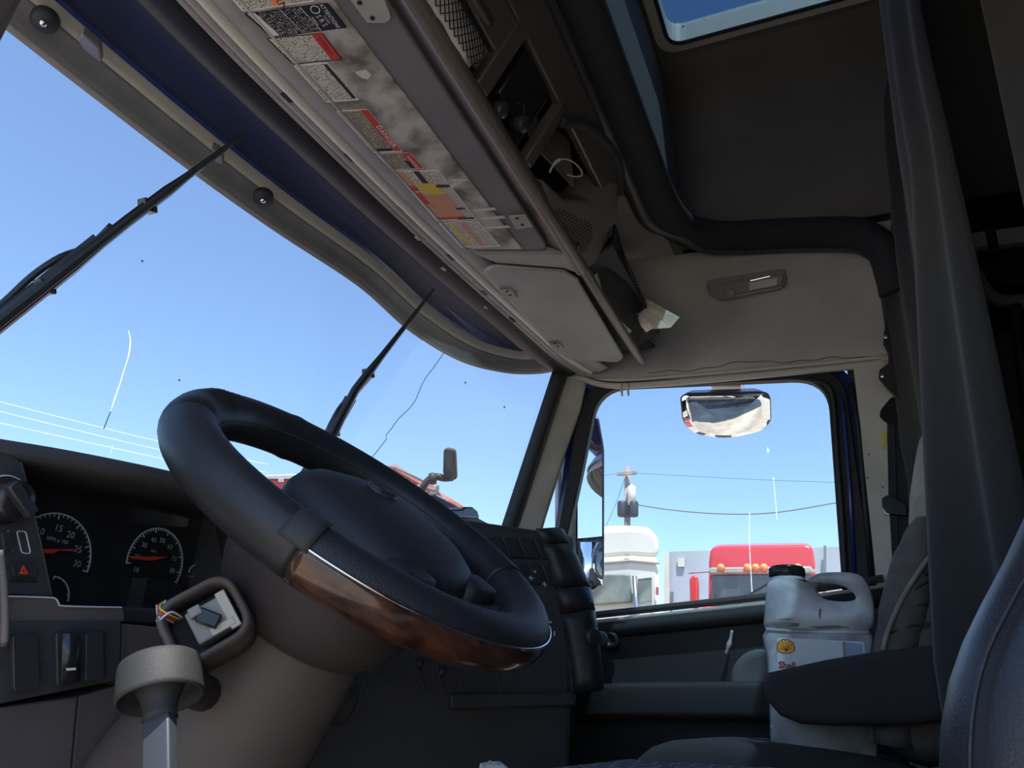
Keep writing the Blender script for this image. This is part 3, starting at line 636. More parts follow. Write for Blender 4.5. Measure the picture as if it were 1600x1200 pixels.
obj('rocker_paddle', prism(rnd(py_([(129, 990), (156, 988), (157, 1061), (128, 1064)], .782), .003, 3), V(0, -.006, 0)), M['switch'], sw2, bevel=.002)
obj('knee_panel', prism(py_([(-60, 1114), (122, 1088), (100, 1320), (-60, 1320)], .795), V(0, .10, 0)), M['mauve'], da, bevel=.002)
obj('knee_panel', prism(py_([(124, 1088), (190, 1070), (192, 974), (300, 985), (520, 1010), (520, 1320), (102, 1320)], .80), V(0, .10, 0)), M['mauve'], da, bevel=.002)
obj('outer_vent_edge', tube(smooth_path(py_([(-2, 860), (4, 910), (7, 960), (6, 1010)], .775), 4), .004, 8), M['dashtop'], da, smooth=True)
obj('dash_body', [box(.28, 1.10, .97, 1.15, -.45, .20), box(.80, 1.15, .90, 1.15, -.45, .14), box(.905, 1.30, .84, 1.12, .08, .272), box(1.40, 2.19, .80, 1.15, -.45, .41)], M['dash'], da)
# centre stack, angled to the driver
SA = V(1.345, .515, 0); SB = V(.97, .89, 0); SNf = V(-.70, -.72, 0).normalized(); STO = SA
plan = [V(1.385, .475, 0), V(.97, .89, 0), V(.97, 1.12, 0), V(1.52, 1.12, 0), V(1.47, .60, 0), V(1.435, .515, 0)]
st_ = obj('centre_stack', prism([V(p.x, p.y, -.45) for p in plan], V(0, 0, .762)), M['dash'], da, bevel=.014, seg=4)
def F(px, py, off=.0): return PP(px, py, STO+SNf*off, SNf)
il = [(838, 826), (848, 850), (858, 880), (868, 920), (876, 960), (884, 1000), (890, 1040), (896, 1085)]
ol = [(880, 834), (895, 860), (908, 888), (922, 920), (928, 955), (934, 1000), (939, 1040), (941, 1078)]
for i0, i1 in [(0, 1), (1, 3), (3, 4), (4, 7)]:
    rws = []
    for i in range(i0, i1+1):
        for u_ in ((0, 1) if i < i1 else (0,)):
            k = .06 if (i == i0 and u_ == 0) else (-.06 if i == i1 else 0)
            j = min(i+1, i1); t = .5*u_
            ia = Vector((il[i][0]+(il[j][0]-il[i][0])*t, il[i][1]+(il[j][1]-il[i][1])*t)); oa = Vector((ol[i][0]+(ol[j][0]-ol[i][0])*t, ol[i][1]+(ol[j][1]-ol[i][1])*t))
            if k: ia.y += k*14; oa.y += k*14
            p0 = F(ia.x, ia.y, .004); p1 = P(oa.x, oa.y, x=1.43); rw = []
            for q_ in range(7):
                s = q_/6; rw.append(p0.lerp(p1, s)+(V(-.35, -.93, 0)*.022+V(0, 0, .004))*math.sin(math.pi*s))
            rws.append(rw)
    obj('edge_trim', grid(rws), M['leather'], st_, smooth=True, solid=.006)
obj('trim_backing', grid([[F(a_, b_, .001), F(a_, b_, .001).lerp(P(c_, d_, x=1.445), .5)+V(-.003, -.008, 0), P(c_, d_, x=1.445)] for (a_, b_), (c_, d_) in zip(il, ol)]), M['black'], st_, smooth=True, solid=.004)
obj('edge_ridge', tube([F(843, 832, .004), F(862, 882, .004), F(880, 935, .004)], .003, 6), M['dashtop'], st_)
obj('edge_ridge', tube([F(878, 962, .004), F(886, 1000, .004), F(898, 1095, .004)], .003, 6), M['dashtop'], st_)
def fquad(name, l, off, th, m, par, bev=.0015): return obj(name, prism([F(a, b, off) for a, b in l], SNf*th), m, par, bevel=bev)
for k in range(4):
    x0 = 757+k*25; fquad('rocker_switch', [(x0, 838+k*1.2), (x0+22, 839+k*1.2), (x0+35, 871+k*1.2), (x0+13, 870+k*1.2)], .001, .005, M['switch'], st_)
    obj('switch_gap', tube([F(x0+24, 839+k, .004), F(x0+37, 872+k, .004)], .0009, 4), M['shroud'], st_)
for k in range(4):
    x0 = 785+k*20; fquad('rocker_switch', [(x0, 881+k), (x0+17, 882+k), (x0+28, 912+k), (x0+11, 911+k)], .001, .005, M['switch'], st_)
def icon(x, y, s=4):
    obj('switch_icon', [tube([F(x-s, y, .0068), F(x+s, y, .0068)], .0007, 4), tube([F(x, y-s, .0068), F(x, y+s, .0068)], .0007, 4), tube([F(x-s*.7, y-s*.7, .0068), F(x+s*.7, y+s*.7, .0068)], .0006, 4)], M['gaugeprint'], st_)
icon(830, 903); icon(851, 913); icon(836, 893, 2)
for x, y, w_, h_ in [(858, 972, 8, 3), (855, 982, 6, 5), (857, 994, 9, 3), (852, 1003, 5, 3), (866, 990, 2, 8)]:
    fquad('switch_legend', [(x-w_/2, y-h_/2), (x+w_/2, y-h_/2), (x+w_/2, y+h_/2), (x-w_/2, y+h_/2)], .003, .0008, M['gaugeprint'], st_, 0)
for k in range(9):
    x0 = 560+k*30; obj('radio_slat', tube([F(x0, 1035, .003), F(x0+14, 1085, .003)], .0016, 4), M['dashtop'], st_)
fquad('ashtray_front', [(700, 1085), (892, 1082), (896, 1102), (700, 1108)], .0, .012, M['dash'], st_, .003)
for px, py in [(655, 1037), (690, 1050)]: obj('radio_button', lathe([(.006, 0), (.006, .006), (.001, .007)], F(px, py, .002), SNf, 12), M['lever'], st_, smooth=True)
kn2 = obj('stack_knob', lathe([(.017, 0), (.017, .012), (.014, .016), (.001, .016)], F(921, 996, .012), V(-.5, -.85, 0), 20), M['switch'], st_, smooth=True)
for px, py, r in [(934, 1000, .016)]:
    obj('side_knob', lathe([(r, 0), (r, .012), (r*.7, .016), (.001, .016)], P(px, py, x=1.47), V(-.6, -.8, 0), 18), M['switch'], st_, smooth=True)
tb = [P(x, y, y=.70) for x, y in [(690, 808), (697, 796), (722, 796), (728, 792), (739, 792), (747, 799), (750, 810)]]
obj('phone_cradle', prism(tb, V(.0, .05, 0)), M['blackgloss'], da, bevel=.003)

# ================================================================ SUN VISORS (folded up under the header)
VO = V(1, .775, .985); VNm = V(0, -.015, -.215).normalized()
def PV(px, py, off=0.): return PP(px, py, VO+VNm*off, VNm)
def vquad(name, l, off, th, m, par, r=0, bev=0):
    pts = [PV(a, b, off) for a, b in l]
    if r: pts = rnd(pts, r, 4)
    return obj(name, prism(pts, VNm*th), m, par, bevel=bev)
v1 = tag(empty('sun_visor', V(.9, .66, 1.0)), 'long grey folded sun visor covered in warning stickers above windscreen', 'sun visor')
vp = [V(.30, .785, .984), PV(735, 391), PV(858, 391), V(.30, .565, .9985)]
obj('visor_shell', prism(rnd(vp, [.01, .02, .03, .01], 5), -VNm*.016), M['visor'], v1, bevel=.004)
pd = [V(.32, .783, .984), PV(728, 388), PV(816, 388), V(.32, .648, .9935)]
obj('vinyl_pad', prism([p+VNm*.0 for p in pd], VNm*.003), M['pad'], v1, bevel=.001)
obj('edge_piping', tube([pd[0]+VNm*.003, pd[1]+VNm*.003], .003, 6), M['header'], v1, smooth=True)
def clip(l, par, dots, pl=PV):
    c = obj('latch', prism(rnd([pl(a, b, .001) for a, b in l], .004, 3), VNm*.006), M['visor2'], par, bevel=.0015)
    for a, b in dots: obj('screw_hole', lathe([(.0001, 0), (.0042, 0), (.0042, .0008), (.0001, .0008)], pl(a, b, .0068), VNm, 10), M['black'], c)
    return c
clip([(795, 336), (822, 334), (833, 352), (806, 355)], v1, [(808, 341), (816, 351)])
clip([(545, -8), (600, -8), (612, 24), (604, 32), (574, 32)], v1, [(562, 4), (582, 28)])
def lerp2(a, b, t): return (a[0]+(b[0]-a[0])*t, a[1]+(b[1]-a[1])*t)
def sub(q, u0, u1, w0, w1):     # sub-quad of a sticker quad: u runs front->rear, w along the visor
    A, B, C, D = q; f = lambda u, w_: lerp2(lerp2(A, B, u), lerp2(D, C, u), w_)
    return [f(u0, w0), f(u1, w0), f(u1, w1), f(u0, w1)]
XD, YD = V(1, 0, 0), V(0, -1, .07)
def sticker(label, q, m, frame=None):
    if frame:
        s = vquad('warning_sticker', q, .0033, .0005, frame, v1, .004)
        vquad('printed_panel', sub(q, .03, .97, .03, .97), .0038, .0003, m, s)
    else: s = vquad('warning_sticker', q, .0033, .0005, m, v1, .004)
    return lab(s, label)
def stext(par, s, q, u, w_, size, m, sx=1.0): return text('lettering', s, PV(*sub(q, u, u, w_, w_)[0], .0046), XD, YD, size, m, par, sx=sx)
S0 = [(330, -40), (455, -60), (492, 2), (379, 18)]; S1 = [(381, 21), (512, 4), (543, 43), (424, 58)]; S2 = [(416, 60), (504, 51), (535, 93), (457, 100)]
S3 = [(458, 102), (512, 97), (562, 156), (511, 160)]; S4 = [(525, 173), (575, 170), (630, 237), (585, 239)]; S5 = [(587, 240), (641, 238), (664, 263), (613, 266)]
S6 = [(614, 267), (685, 265), (745, 343), (683, 346)]; S7 = [(685, 348), (747, 344), (783, 385), (721, 387)]
s = sticker('white sticker with an orange heading strip', S0, M['st_white'], M['whiteink'])
vquad('heading_strip', sub(S0, .44, .60, .03, .97), .0042, .0003, M['orange'], s); stext(s, 'WARNING', S0, .48, .30, .017, M['lblack'], 1.15)
s = sticker('black sticker headed attention', S1, M['st_black'], M['lblack'])
vquad('side_strip', sub(S1, .03, .12, .03, .97), .0042, .0003, M['whiteink'], s); stext(s, 'CAUTION', S1, .035, .06, .0105, M['lblack'], .85)
vquad('black_panel', sub(S1, .66, .99, .02, .98), .0042, .0002, M['lblack'], s)
stext(s, 'ATTENTION!', S1, .885, .04, .0098, M['whiteink'], .84); stext(s, 'S R S', S1, .74, .44, .0125, M['whiteink'], .85); stext(s, 'AIRBAG', S1, .68, .46, .0048, M['whiteink'])
stext(s, 'SYSTEM', S1, .825, .46, .0048, M['whiteink'])
obj('divider', [tube([PV(*sub(S1, u, u, .03, .03)[0], .0044), PV(*sub(S1, u, u, .97, .97)[0], .0044)], .0005, 4) for u in (.42, .66)], M['whiteink'], s)
c_ = PV(*sub(S1, .80, .80, .2, .2)[0], .0045); obj('pictogram', tube([c_+XD*.007*math.cos(t*.52)+YD*.007*math.sin(t*.52) for t in range(12)], .0007, 4, closed=True), M['whiteink'], s)
s = sticker('white sticker with a red warning strip', S2, M['st_white'], M['lblack'])
vquad('heading_strip', sub(S2, .79, .98, .02, .98), .0042, .0003, M['red'], s); stext(s, 'WARNING', S2, .84, .16, .0095, M['lblack'], .85)
s = sticker('white sticker with a black bar beside close text', S3, M['st_white'], M['whiteink'])
vquad('black_bar', sub(S3, .83, .93, .05, .95), .0042, .0003, M['lblack'], s)
s = sticker('scuffed tan sticker with a long red danger strip', S4, M['st_tan'], M['whiteink'])
vquad('heading_strip', sub(S4, .74, .97, .02, .98), .0042, .0003, M['red'], s); stext(s, 'DANGER', S4, .79, .40, .013, M['whiteink'], 1.2)
vquad('dark_patch', sub(S4, .04, .70, .91, .97), .0042, .0003, M['lblack'], s)
s = sticker('small tan sticker with a red strip', S5, M['st_tan'], M['whiteink'])
vquad('heading_strip', sub(S5, .72, .97, .03, .97), .0042, .0003, M['red'], s); stext(s, 'DANGER', S5, .78, .25, .009, M['whiteink'])
vquad('dark_patch', sub(S5, .60, .74, .5, .95), .0043, .0003, M['lblack'], s)
s = sticker('large sticker with yellow and salmon blocks', S6, M['st_white'], M['whiteink'])
for nm, a, mm in [('salmon_block', (.02, .20, .02, .30), 'salmon'), ('dark_block', (.42, .55, .02, .26), 'lblack'), ('red_block', (.02, .2, .30, .40), 'red'), ('yellow_block', (.25, .74, .26, .48), 'yprint'), ('salmon_block', (.22, .76, .48, .92), 'salmon'), ('maroon_block', (.03, .20, .44, .66), 'red'), ('salmon_block', (.03, .2, .66, .9), 'salmon'), ('red_bar', (.03, .78, .92, .975), 'red')]:
    vquad(nm, sub(S6, *a), .0042, .0003, M[mm], s)
vquad('black_ticks', sub(S6, .66, .97, .30, .35), .0046, .0003, M['lblack'], s); vquad('black_ticks', sub(S6, .55, .97, .955, .985), .0046, .0003, M['lblack'], s)
vquad('black_ticks', sub(S6, .70, .92, .76, .79), .0046, .0003, M['lblack'], s)
s = sticker('pale sticker with faint green and orange stripes', S7, M['st_white'], M['whiteink'])
vquad('green_stripe', sub(S7, .22, .32, .05, .95), .0042, .0003, M['yprint'], s); vquad('orange_stripe', sub(S7, .50, .62, .05, .95), .0042, .0003, M['salmon'], s)
# scuff marks on the vinyl
for l in [[(548, 106), (556, 112), (572, 108), (580, 117), (575, 124), (566, 122), (560, 118)], [(700, 283), (712, 279), (735, 280), (722, 284)], [(690, 299), (708, 285), (722, 284), (712, 292)], [(738, 327), (772, 324), (776, 328), (742, 330)], [(750, 340), (786, 337), (790, 341), (754, 343)], [(757, 354), (794, 352), (797, 356), (760, 357)]]:
    vquad('scuff', l, .0033, .0003, M['bead'], v1)
v2 = tag(empty('sun_visor', V(1.75, .66, 1.0)), 'plain grey folded visor flap with two latches, passenger side', 'sun visor')
fp = [PV(*p) for p in [(754, 425), (772, 416), (880, 424), (902, 437), (975, 560), (966, 567), (888, 563), (866, 549)]]
obj('visor_flap', prism(rnd(fp, .012, 3), -VNm*.012), M['visor2'], v2, bevel=.005, seg=3)
obj('flap_rim', tube([PV(*p, .001) for p in [(762, 420), (772, 416), (880, 424), (902, 437)]], .006, 6), M['visor2'], v2, smooth=True)
clip([(780, 452), (800, 451), (809, 463), (789, 465)], v2, [(792, 455), (797, 461)]); clip([(857, 535), (874, 535), (881, 542), (864, 543)], v2, [(867, 537), (872, 541)])

# ================================================================ OVERHEAD CONSOLE
def Q(x, s, d=0.): return V(x, .53-.5143*s, 1.0+.857*s)+V(0, -.857, -.5143)*d     # d = out of the face
oc_ = tag(empty('overhead_console', V(1.1, .5, 1.1)), 'brown overhead console with storage pockets, radio bay and speaker', 'console')
def qbox(x0, x1, s0, s1, d0, d1): return [Q(x, s, d) for x in (x0, x1) for s in (s0, s1) for d in (d0, d1)], box(0, 1, 0, 1, 0, 1)[1]
rp = [(-.9, -.5), (-.4, -1.0), (.4, -1.0), (1.0, -.4), (1.0, .5), (.2, .9), (-.9, .6)]
obj('front_ridge', tube([V(x, .533, 1.003) for x in (.28, .8, 1.2, 1.55)], .016, prof=rp), M['console2'], oc_, bevel=.003)
obj('front_fascia', [prism([V(.28, .545, 1.0), V(.28, .60, 1.022), V(.28, .60, 1.2), V(.28, .545, 1.05)], V(1.27, 0, 0))], M['console'], oc_)
obj('face_frame', [qbox(.28, 1.55, .0, .022, -.02, .004), qbox(.28, .92, .085, .16, -.02, .002), qbox(.28, 1.46, .160, .235, -.02, .003), qbox(.915, .955, .02, .17, -.02, .004), qbox(1.135, 1.165, .02, .17, -.02, .006)], M['console'], oc_, bevel=.004)
obj('pocket_lining', [qbox(.28, .96, .0, .16, -.13, -.12), qbox(.28, .285, .0, .2, -.13, -.0), qbox(1.12, 1.50, .0, .24, -.14, -.13), qbox(.28, 1.5, .232, .24, -.14, 0)], M['cavity'], oc_)
# speaker end of the console: swept shoulder down to the corner
endp = [Q(1.30, .0, .004), Q(1.55, -.004, .004), Q(1.575, .04, .004), Q(1.57, .11, .004), Q(1.545, .165, .004), Q(1.47, .215, .004), Q(1.43, .19, .004), Q(1.41, .115, .004), Q(1.32, .055, .004), Q(1.22, .035, .004)]
ep = obj('speaker_panel', prism(endp, V(0, .857, .5143)*.09), M['console2'], oc_, bevel=.008, seg=3)
holes = []
tri_ = [(1.302, .012), (1.335, .008), (1.470, .010), (1.500, .018), (1.505, .055), (1.497, .075), (1.46, .085), (1.32, .03)]
def inp(x, s):
    r = False; n = len(tri_)
    for i in range(n):
        (xa, sa), (xb, sb) = tri_[i], tri_[(i+1) % n]
        if (sa > s) != (sb > s) and x < (xb-xa)*(s-sa)/(sb-sa)+xa: r = not r
    return r
for i in range(20):
    for j in range(12):
        x = 1.295+i*.0115; s = .004+j*.0085
        if j % 2: x += .0057
        if inp(x, s): holes.append(lathe([(.0001, 0), (.0031, 0), (.0031, .0005), (.0001, .0005)], Q(x, s, .0045), V(0, -.857, -.5143), 6))
h = obj('speaker_holes', holes, M['black'], ep); h['kind'] = 'stuff'; lab(h, 'dense grid of small dark speaker holes')
obj('speaker_badge', obox(Q(1.462, .022, .006), V(.010, 0, 0), V(0, -.5143, .857)*.004, V(0, .857, .514)*.002), M['blackgloss'], ep, bevel=.001)
# radio bay
rb = obj('radio_bay', [qbox(.955, 1.135, .02, .17, -.05, -.035)], M['cavity'], oc_)
rd = obj('radio_unit', qbox(.985, 1.105, .055, .165, -.05, -.008), M['blackgloss'], oc_, bevel=.006)
for x, s, r in [(1.005, .035, .016), (1.075, .060, .017)]:
    k_ = obj('radio_knob', lathe([(r, -.03), (r, .004), (r*.8, .010), (.001, .010)], Q(x, s, 0), V(0, -.857, -.5143), 18), M['switch'], oc_, smooth=True)
    obj('knob_ring', tube([Q(x+r*.95*math.cos(t*.3), s+r*.95*math.sin(t*.3), .006) for t in range(8 if r < .0165 else 21)], .0008, 5), M['lever'], k_)
obj('radio_edge', tube([Q(1.03, .075, -.005), Q(1.055, .088, -.005), Q(1.075, .075, -.005)], .0012, 4), M['lever'], rd)
# storage cubby with a pale inner wall
obj('cubby_wall', [qbox(1.165, 1.21, .06, .215, -.11, -.10)], M['headliner'], oc_)
obj('cubby_wall', [poly([Q(1.165, .15, -.11), Q(1.36, .225, -.11), Q(1.40, .13, -.05), Q(1.19, .09, -.05)])], M['header'], oc_, solid=.004)
obj('cubby_lip', tube(smooth_path([Q(1.165, .14, .004), Q(1.24, .195, .004), Q(1.36, .232, .004), Q(1.44, .232, .004), Q(1.50, .20, .004)], 5), .012, 8), M['ring'], oc_, smooth=True)
# console rear spine (dark), towards the roof ring
obj('rear_spine', [prism([Q(.28, .20, .003), Q(1.47, .225, .003), Q(1.47, .245, -.03), Q(.28, .225, -.03)], V(0, .05, .06))], M['ring'], oc_, bevel=.006)
# white cable loop lying in the cubby
lp = smooth_path([PP(a, b, Q(1.2, .1, -.02), V(0, -.857, -.5143)) for a, b in [(859, 270), (863, 260), (870, 252), (876, 249), (886, 249), (898, 255), (908, 266), (909, 274), (900, 276), (887, 273)]], 4)
wl = tag(obj('cable_loop', tube(lp, [.0022]*6+[.004]*6+[.0018]*(len(lp)-12), 6), M['whiteink'], smooth=True), 'thin white cable loop lying in the overhead console cubby', 'cable')
# net pocket with a pale bag behind it
def net(name, corners, nu, nv, r, par, bul):
    A, B, C, D = corners; tb_ = []
    nrm = (B-A).cross(D-A).normalized()
    if nrm.dot(A) > 0: nrm = -nrm
    def at(u, v_): return A.lerp(B, u).lerp(D.lerp(C, u), v_)+nrm*bul*math.sin(math.pi*min(1, max(0, u)))*math.sin(math.pi*min(1, max(0, v_)))
    for k in range(-nv, nu+1):
        for sgn in (1, -1):
            pts = []
            for j in range(nv+1):
                u = (k+j if sgn > 0 else k+nv-j)/nu
                if 0 <= u <= 1: pts.append(at(u, j/nv))
            if len(pts) > 1: tb_.append(tube(pts, r, 4))
    o = obj(name, tb_, M['netblack'], par); o['kind'] = 'stuff'; return o
net('storage_net', [Q(.42, .016, .014), Q(.905, .024, .012), Q(.872, .068, .012), Q(.42, .088, .014)], 30, 4, .0011, oc_, .006)
bag = []
for i in range(15):
    u = i/14; x = .42+u*.46
    bag.append([V(*Q(x, (.014+.006*u)+(.070-.022*u)*(j/6), .0+.006*math.sin(math.pi*j/6)+.004*math.sin(i*2.1+j))) for j in range(7)])
tag(obj('rolled_cloth', grid(bag), M['bagwhite'], smooth=True, solid=.008), 'pale rolled cloth behind the overhead console net', 'cloth')
obj('spare_tube', tube([Q(.60, .088, -.004), Q(.86, .105, -.004)], .013, 10), M['console'], oc_, smooth=True)
# beam between the two visors and passenger-side shelf
obj('cross_beam', prism([PV(738, 396, .002), PV(905, 396, .002), PV(908, 430, .002), PV(880, 420, .002), PV(775, 412, .002)], -VNm*.03), M['header'], oc_, bevel=.006)
ps = tag(empty('corner_shelf', V(1.85, .5, 1.05)), 'brown corner shelf with front bar over the passenger visor', 'shelf')
obj('shelf_bar', tube([V(1.535, .527, 1.003), V(1.8, .527, 1.0), V(2.06, .523, .998), V(2.095, .520, .999)], .0125, prof=rp), M['console2'], ps, bevel=.003)
obj('shelf_pan', [prism([V(1.57, .555, 1.02), V(1.57, .46, 1.07), V(1.57, .46, 1.08), V(1.57, .56, 1.03)], V(.5, 0, 0)), prism([V(1.57, .60, 1.02), V(1.57, .60, 1.34), V(1.57, .59, 1.34), V(1.57, .59, 1.02)], V(.5, 0, 0)), prism([V(1.55, .56, 1.01), V(1.55, .60, 1.34), V(1.55, .44, 1.34), V(1.55, .46, 1.10)], V(.015, 0, 0))], M['cavity'], ps)
obj('shelf_side', prism([P(955, 400, x=1.60), P(962, 350, x=1.60), P(992, 455, x=1.99), P(976, 442, x=1.99)], V(.02, .03, 0)), M['ring'], ps)
net('shelf_net', [V(1.62, .515, 1.02), V(1.99, .505, 1.015), V(1.96, .46, 1.085), V(1.66, .455, 1.105)], 18, 6, .0013, ps, .012)
bag = [[V(1.63+.34*i/8, .535-.055*j/5, 1.028+.07*j/5+.012*math.sin(math.pi*i/8)) for j in range(6)] for i in range(9)]
tag(obj('folded_rag', grid(bag), M['bagwhite'], smooth=True, solid=.012), 'pale rag behind the corner shelf net', 'cloth')
# paper bundle sticking out of the shelf
def sheet(l, xs_, m):
    pts = [P(a, b, x=xx) for (a, b), xx in zip(l, xs_)]; return pts
pb_ = tag(empty('paper_bundle', P(1000, 500, x=1.93)), 'crumpled cream papers poking out of the corner shelf', 'papers')
for l, xs_ in [([(975, 443), (992, 459), (1060, 498), (1045, 508), (1000, 486), (985, 470)], [1.97, 1.95, 1.93, 1.93, 1.94, 1.96]),
               ([(984, 462), (1004, 463), (1062, 496), (1048, 512), (1018, 500), (992, 480)], [1.95, 1.93, 1.905, 1.905, 1.915, 1.93]),
               ([(985, 468), (1000, 474), (1048, 512), (1018, 514), (1010, 519), (1002, 510)], [1.93, 1.91, 1.89, 1.89, 1.9, 1.91]),
               ([(988, 474), (1002, 510), (1012, 518), (1020, 510), (1010, 490)], [1.92, 1.885, 1.875, 1.875, 1.89])]:
    p_ = sheet(l, xs_, 0); c_ = sum(p_, V(0, 0, 0))/len(p_)+V(-.008, 0, 0)
    obj('paper_sheet', (p_+[c_], [[i, (i+1) % len(p_), len(p_)] for i in range(len(p_))]), M['paper'], pb_, solid=.0015)

# ================================================================ DOME LAMP over the passenger door
def hx(px, py):    # point on the bulging side headliner
    return P(px, py, x=2.135)
dl = tag(empty('dome_lamp', hx(1168, 444)), 'grey rectangular reading lamp on the pale side headliner', 'lamp')
lq = [hx(1104, 436), hx(1228, 418), hx(1230, 440), hx(1222, 452), hx(1128, 470), hx(1106, 460)]
inw = V(-.93, 0, -.36).normalized()
obj('lamp_base', prism(rnd([p-inw*.0 for p in lq], .018, 4), inw*.018), M['header'], dl, bevel=.006, seg=3)
q2 = [hx(1110, 448), hx(1226, 430), hx(1222, 447), hx(1128, 465), hx(1112, 461)]
obj('lamp_face', prism(rnd([p+inw*.018 for p in q2], .010, 4), inw*.010), M['visor2'], dl, bevel=.004)
q3 = [hx(1172, 444), hx(1216, 436), hx(1215, 448), hx(1172, 456)]
obj('lamp_lens', prism([p+inw*.028 for p in q3], inw*.004), M['lens'], dl, bevel=.002)
obj('chrome_edge', tube([hx(1174, 441)+inw*.031, hx(1204, 434)+inw*.031], .0022, 6), M['chrome'], dl)
obj('lamp_switch', lathe([(.014, 0), (.014, .003), (.010, .010), (.008, .007), (.001, .009)], hx(1143, 460)+inw*.026, inw, 20), M['header'], dl, smooth=True)
obj('lamp_button', prism([p+inw*.028 for p in [hx(1118, 457), hx(1126, 456), hx(1126, 462), hx(1119, 463)]], inw*.002), M['header'], dl, bevel=.001)

# ================================================================ CURTAINS AND SLEEPER
def drape(name, path, zs_, m, amp, freq, fn=None, n=70):
    pl = smooth_path(path, max(2, n//(len(path)-1))); rows = []
    for z in zs_:
        rw = []
        for i, p in enumerate(pl):
            t = i/(len(pl)-1); q = Vector((p.x, p.y+amp*math.sin(freq*t*2*math.pi+.5*math.sin(z*2.3))*(.7+.3*math.cos(z*1.7)), z))
            if fn: q = q+fn(t, z)
            rw.append(q)
        rows.append(rw)
    return obj(name, grid(rows), m, smooth=True, solid=.004)
zs_ = [-.15+i*2.0/24 for i in range(25)]
tag(drape('curtain', [V(2.17, -.165, 0), V(2.0, -.215, 0), V(1.8, -.235, 0), V(1.6, -.205, 0), V(1.4, -.20, 0), V(1.27, -.235, 0)], zs_, M['curtain'], .016, 6.5,
    lambda t, z: V(-.05*t*(1.0-z), .085*max(0, min(1, (1.0-z)/.9))*math.exp(-((t-.80)/.13)**2)-.035*max(0, z-1.2)-.062*max(0, min(1, (.68-z)/.15))*max(0, min(1, (.66-t)/.1))*max(0, min(1, t/.12)), 0)), 'dark brown sleeper curtain hanging behind the passenger seat', 'curtain')
cs = tag(empty('snap_flap', P(1390, 560, x=2.12)), 'dark curtain flap fastened with two bright snaps beside the pillar', 'curtain flap')
fl = [P(a, b, x=2.14) for a, b in [(1392, 470), (1381, 520), (1380, 537), (1388, 552), (1388, 568), (1374, 578), (1373, 590), (1384, 604), (1398, 618), (1425, 640), (1430, 480)]]
obj('flap_cloth', prism(fl, V(.012, 0, 0)), M['curtain'], cs)
for a, b in [(1385, 527), (1380, 588)]: obj('snap', lathe([(.007, 0), (.007, .002), (.004, .005), (.001, .005)], P(a, b, x=2.139), V(-1, 0, 0), 14), M['chrome'], cs, smooth=True)
tag(drape('curtain', [V(.92, -.243, 0), V(.90, -.28, 0), V(.84, -.30, 0), V(.82, -.36, 0), V(.74, -.40, 0), V(.72, -.46, 0), V(.64, -.52, 0)], [.35+i*1.45/20 for i in range(21)], M['curtain2'], .006, 3, lambda t, z: V(0, .022*(.9-z)*(1 if z < .9 else .3), 0)), 'pale sleeper curtain edge at the far right near the camera', 'curtain')
cab = tag(empty('sleeper_cabinet', V(2.0, -.6, 1.2)), 'open dark sleeper cabinet with pale frame behind the curtain', 'cabinet')
XC = 2.0
def cx_(l, x=XC): return [P(a, b, x=x) for a, b in l]
obj('upper_panel', prism(cx_([(1400, -140), (1432, 20), (1449, 92), (1680, 38), (1680, -140)]), V(.03, 0, 0)), M['roof'], cab)
obj('frame_head', prism(cx_([(1449, 96), (1452, 106), (1680, 52), (1680, 42)]), V(.03, 0, 0)), M['header'], cab, bevel=.003)
obj('frame_soffit', prism(cx_([(1460, 108), (1680, 56), (1680, 84), (1466, 122)], XC+.02), V(.02, 0, 0)), M['console'], cab)
obj('frame_jamb', prism(cx_([(1450, 100), (1462, 106), (1478, 200), (1524, 420), (1510, 430)]), V(.02, 0, 0)), M['header'], cab, bevel=.003)
obj('cabinet_back', [box(2.17, 2.19, -1.5, -.25, 1.0, 1.84), box(2.0, 2.19, -1.5, -.28, 1.80, 1.83)], M['gaugeface'], cab)
obj('shelf_rail', prism(cx_([(1508, 364), (1690, 340), (1690, 366), (1510, 388)]), V(.03, 0, 0)), M['bead'], cab, bevel=.005)
obj('rail_strap', prism(cx_([(1538, 352), (1554, 350), (1562, 392), (1546, 396)], XC-.006), V(.004, 0, 0)), M['black'], cab)
obj('lower_rim', tube(smooth_path(cx_([(1525, 430), (1536, 450), (1555, 468), (1580, 472), (1640, 465), (1700, 455)]), 5), .018, 8), M['header'], cab, smooth=True)
obj('rim_upright', tube(cx_([(1586, 478), (1596, 560), (1606, 640)], 1.99), .014, 8), M['console'], cab, smooth=True)
obj('cabinet_floor', prism(cx_([(1510, 392), (1690, 368), (1690, 455), (1530, 440)], XC+.03), V(.02, 0, 0)), M['gaugeface'], cab)
tag(obj('cabinet_latch', lathe([(.004, 0), (.004, .006), (.001, .008)], P(1525, 265, x=2.16), V(-1, 0, 0), 10), M['chrome'], smooth=True), 'tiny bright latch inside the dark sleeper cabinet', 'latch')
